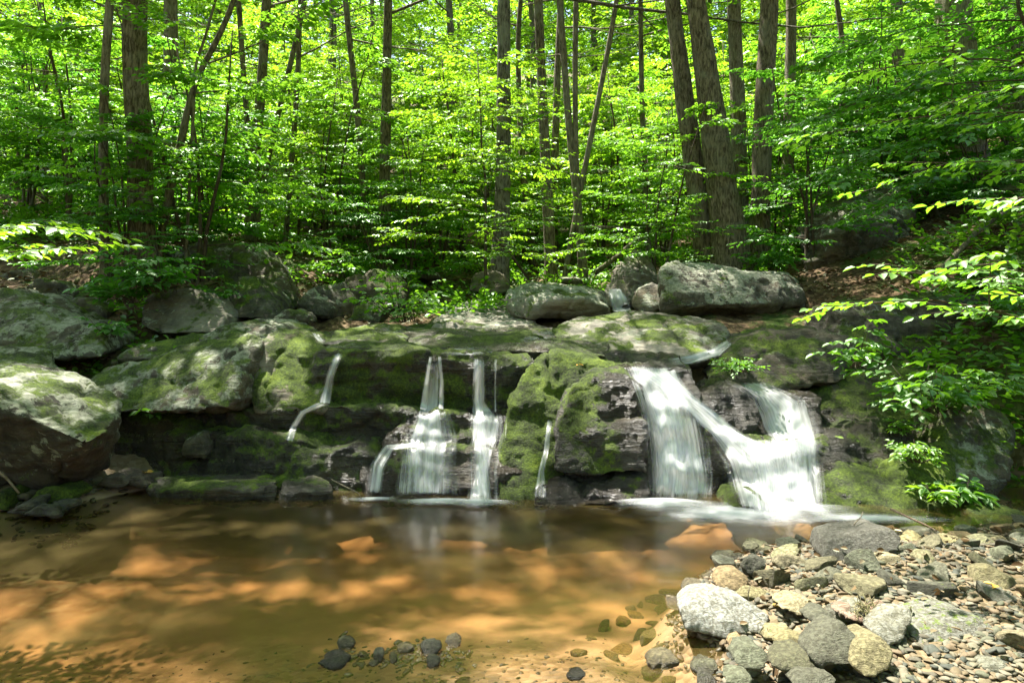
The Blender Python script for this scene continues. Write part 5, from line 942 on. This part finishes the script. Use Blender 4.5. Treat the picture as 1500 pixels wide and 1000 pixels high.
scatter_leaves('undergrowth', 'low green undergrowth covering the forest floor', x[k], y[k], .06, 7, .10, .34, (.05, 1.0), M_LEAF, 91)
x, y = floor_xy(12000, r, 5.6, 16)
M_LITTER = mat_leaf('leaf_litter', (.07, .04, .02), (.22, .15, .08), (.12, .07, .03), .15)
scatter_leaves('leaf_litter', 'brown fallen leaves lying on the forest floor', x, y, .025, 2, .085, .12, (-.1, .1), M_LITTER, 92, .5)

r = np.random.default_rng(12); n = 420; y = r.uniform(2.6, 4.7, n); x = r.uniform(.8, .8*y.max(), n); k = (sdist(BANK, x, y) > .03) & (x < .8*y)
scatter_leaves('leaf_litter', 'small dry leaf scraps caught between the stones of the bank', x[k], y[k], .05, 1, .05, .04, (-.3, .3), M_LITTER, 93, .6)
# fallen wood and sticks
def stick(label, pl, r0, r1, name='fallen_branch', mat=None, cat='branch', sides=7):
    W = Wood(); pl = np.array(pl, float); c = pl[0]; W.tube(pl-c, np.linspace(r0, r1, len(pl)), sides); o = tag(put(name, W.mesh(name), mat or M_BARK_P, loc=c), label, cat); return o
stick('pale fallen branch leaning behind the splintered stump', [P(872, 400, 12), P(905, 375, 12), P(935, 348, 12.4), P(965, 335, 12.8)], .05, .03)
stick('long thin fallen pole lying level behind the splintered stump', [P(855, 333, 13), P(910, 333, 13.2), P(960, 332, 13.4), P(1010, 334, 13.6)], .03, .02)
stick('long grey dead branch lying on the right hillside', [P(1370, 405, 8.4), P(1430, 340, 9.0), P(1480, 305, 9.4), P(1560, 270, 9.8)], .035, .02)
stick('dead brown branch on the slope below the grey one', [P(1440, 470, 7.6), P(1490, 430, 7.9), P(1540, 415, 8)], .018, .01)
stick('bent thin trunk arching over the foot of the main straight trunk', [P(700, 330, 10.6), P(728, 352, 10.4), P(750, 375, 10.4), P(775, 410, 10.4)], .025, .02, mat=M_TWIG)
stick('thin grey twig standing up from the water before the fall', [P(1248, 778, 4.1), P(1252, 766, 4.12), P(1262, 756, 4.15), P(1264, 749, 4.15)], .004, .002)
stick('brown stick sloping into the water below the moss mound', [P(1305, 745, 5.0), P(1330, 757, 4.85), P(1355, 768, 4.75), P(1372, 777, 4.6)], .008, .005, mat=M_DRIFT)
stick('brown stick leaning at the left picture edge', [P(-15, 680, 5.0), P(10, 700, 5.0), P(28, 722, 5.0)], .012, .008, mat=M_DRIFT)
stick('pale stick lying on the cobbles behind the teardrop cobble', [P(1305, 852, 3.45), P(1340, 856, 3.45), P(1372, 863, 3.42)], .012, .008, mat=M_DRIFT)
stick('thin twig by the tip of the gravel bank', [P(1120, 797, 4.2), P(1150, 803, 4.15), P(1180, 815, 4.0)], .005, .003)
stick('thin twig lying on the bank beside the mossy cobble', [P(1480, 962, 2.75), P(1495, 945, 2.8), P(1515, 930, 2.85)], .004, .002)
stick('thin bare twig rising by the white cobble', [P(1097, 880, 3.3), P(1096, 868, 3.3), P(1099, 858, 3.3)], .003, .002)
stick('dead twig trailing over the waterline slab', [P(485, 702, 5.6), P(505, 712, 5.55), P(525, 722, 5.5), P(532, 735, 5.45)], .006, .003)
me = rock_mesh('driftwood', [front([(x_, y_, 3.05+e_) for x_, y_, e_ in [(1222, 900, 0), (1240, 893, .05), (1300, 893, .06), (1332, 902, .03), (1320, 912, 0), (1280, 918, -.02), (1240, 908, -.02)]], .12, .9)], .008, soft=3, amp=.02, freq=9, strata=.006, micro=.4); c = recenter(me)
tag(put('driftwood', me, M_DRIFT, loc=c), 'flat reddish brown piece of driftwood on the cobbles', 'driftwood')
r = np.random.default_rng(3); W = Wood(); c = np.array(P(1270, 895, 3.05))
for k in range(60):
    q = curve(c+np.array([r.normal()*.03, r.normal()*.03, .01]), r.uniform(0, 6.28), r.uniform(.2, 1.4), r.uniform(.04, .10), r, -.25, 5, .3); W.tube(q-c, np.linspace(.0025, .001, 5), 3)
tag(put('root_tuft', W.mesh('root_tuft'), mat_bark('root_fibre', (.16, .16, .05), (.42, .36, .22)), loc=c), 'tangled tuft of pale roots and moss resting on the driftwood', 'root tuft')
def fallen_leaf(label, px, py, ll, col):
    h_, nn = hit(px, py)
    if h_ is None: return
    a = rng.uniform(0, 6.28); V, F = leaves_np(np.array([[0, 0, .012]]), np.array([[math.cos(a), math.sin(a), .05]]), np.array([.02]), 2, ll, .6, .25, .1, int(px)); V -= np.array([0, 0, V[:, 2].min()-.004])
    tag(put('fallen_leaf', mesh_np('fallen_leaf', V, F), col, loc=h_), label, 'leaf')
M_YL = mat_leaf('yellow_leaf', (.5, .24, .02), (.6, .36, .03), (.5, .3, .02), .25); M_LG = mat_leaf('pale_leaf', (.2, .3, .05), (.3, .42, .08), (.2, .3, .03), .2)
for lab, px, py, ll, col in [('orange fallen leaf at the end of the long wet slab', 212, 696, .07, M_YL), ('pale green fallen leaf on the black rock face', 1222, 642, .06, M_LG), ('second fainter green leaf further right on the black rock face', 1252, 648, .05, M_LG), ('yellow fallen leaf on the buttress top', 848, 535, .045, M_YL), ('small yellow leaf on the mossy ledge right of the side fall', 1262, 556, .05, M_LG), ('yellow leaf between the cobbles right of the white one', 1128, 888, .035, M_YL), ('orange leaf lying among cobbles at the right', 1465, 862, .05, M_YL)]:
    fallen_leaf(lab, px, py, ll, col)
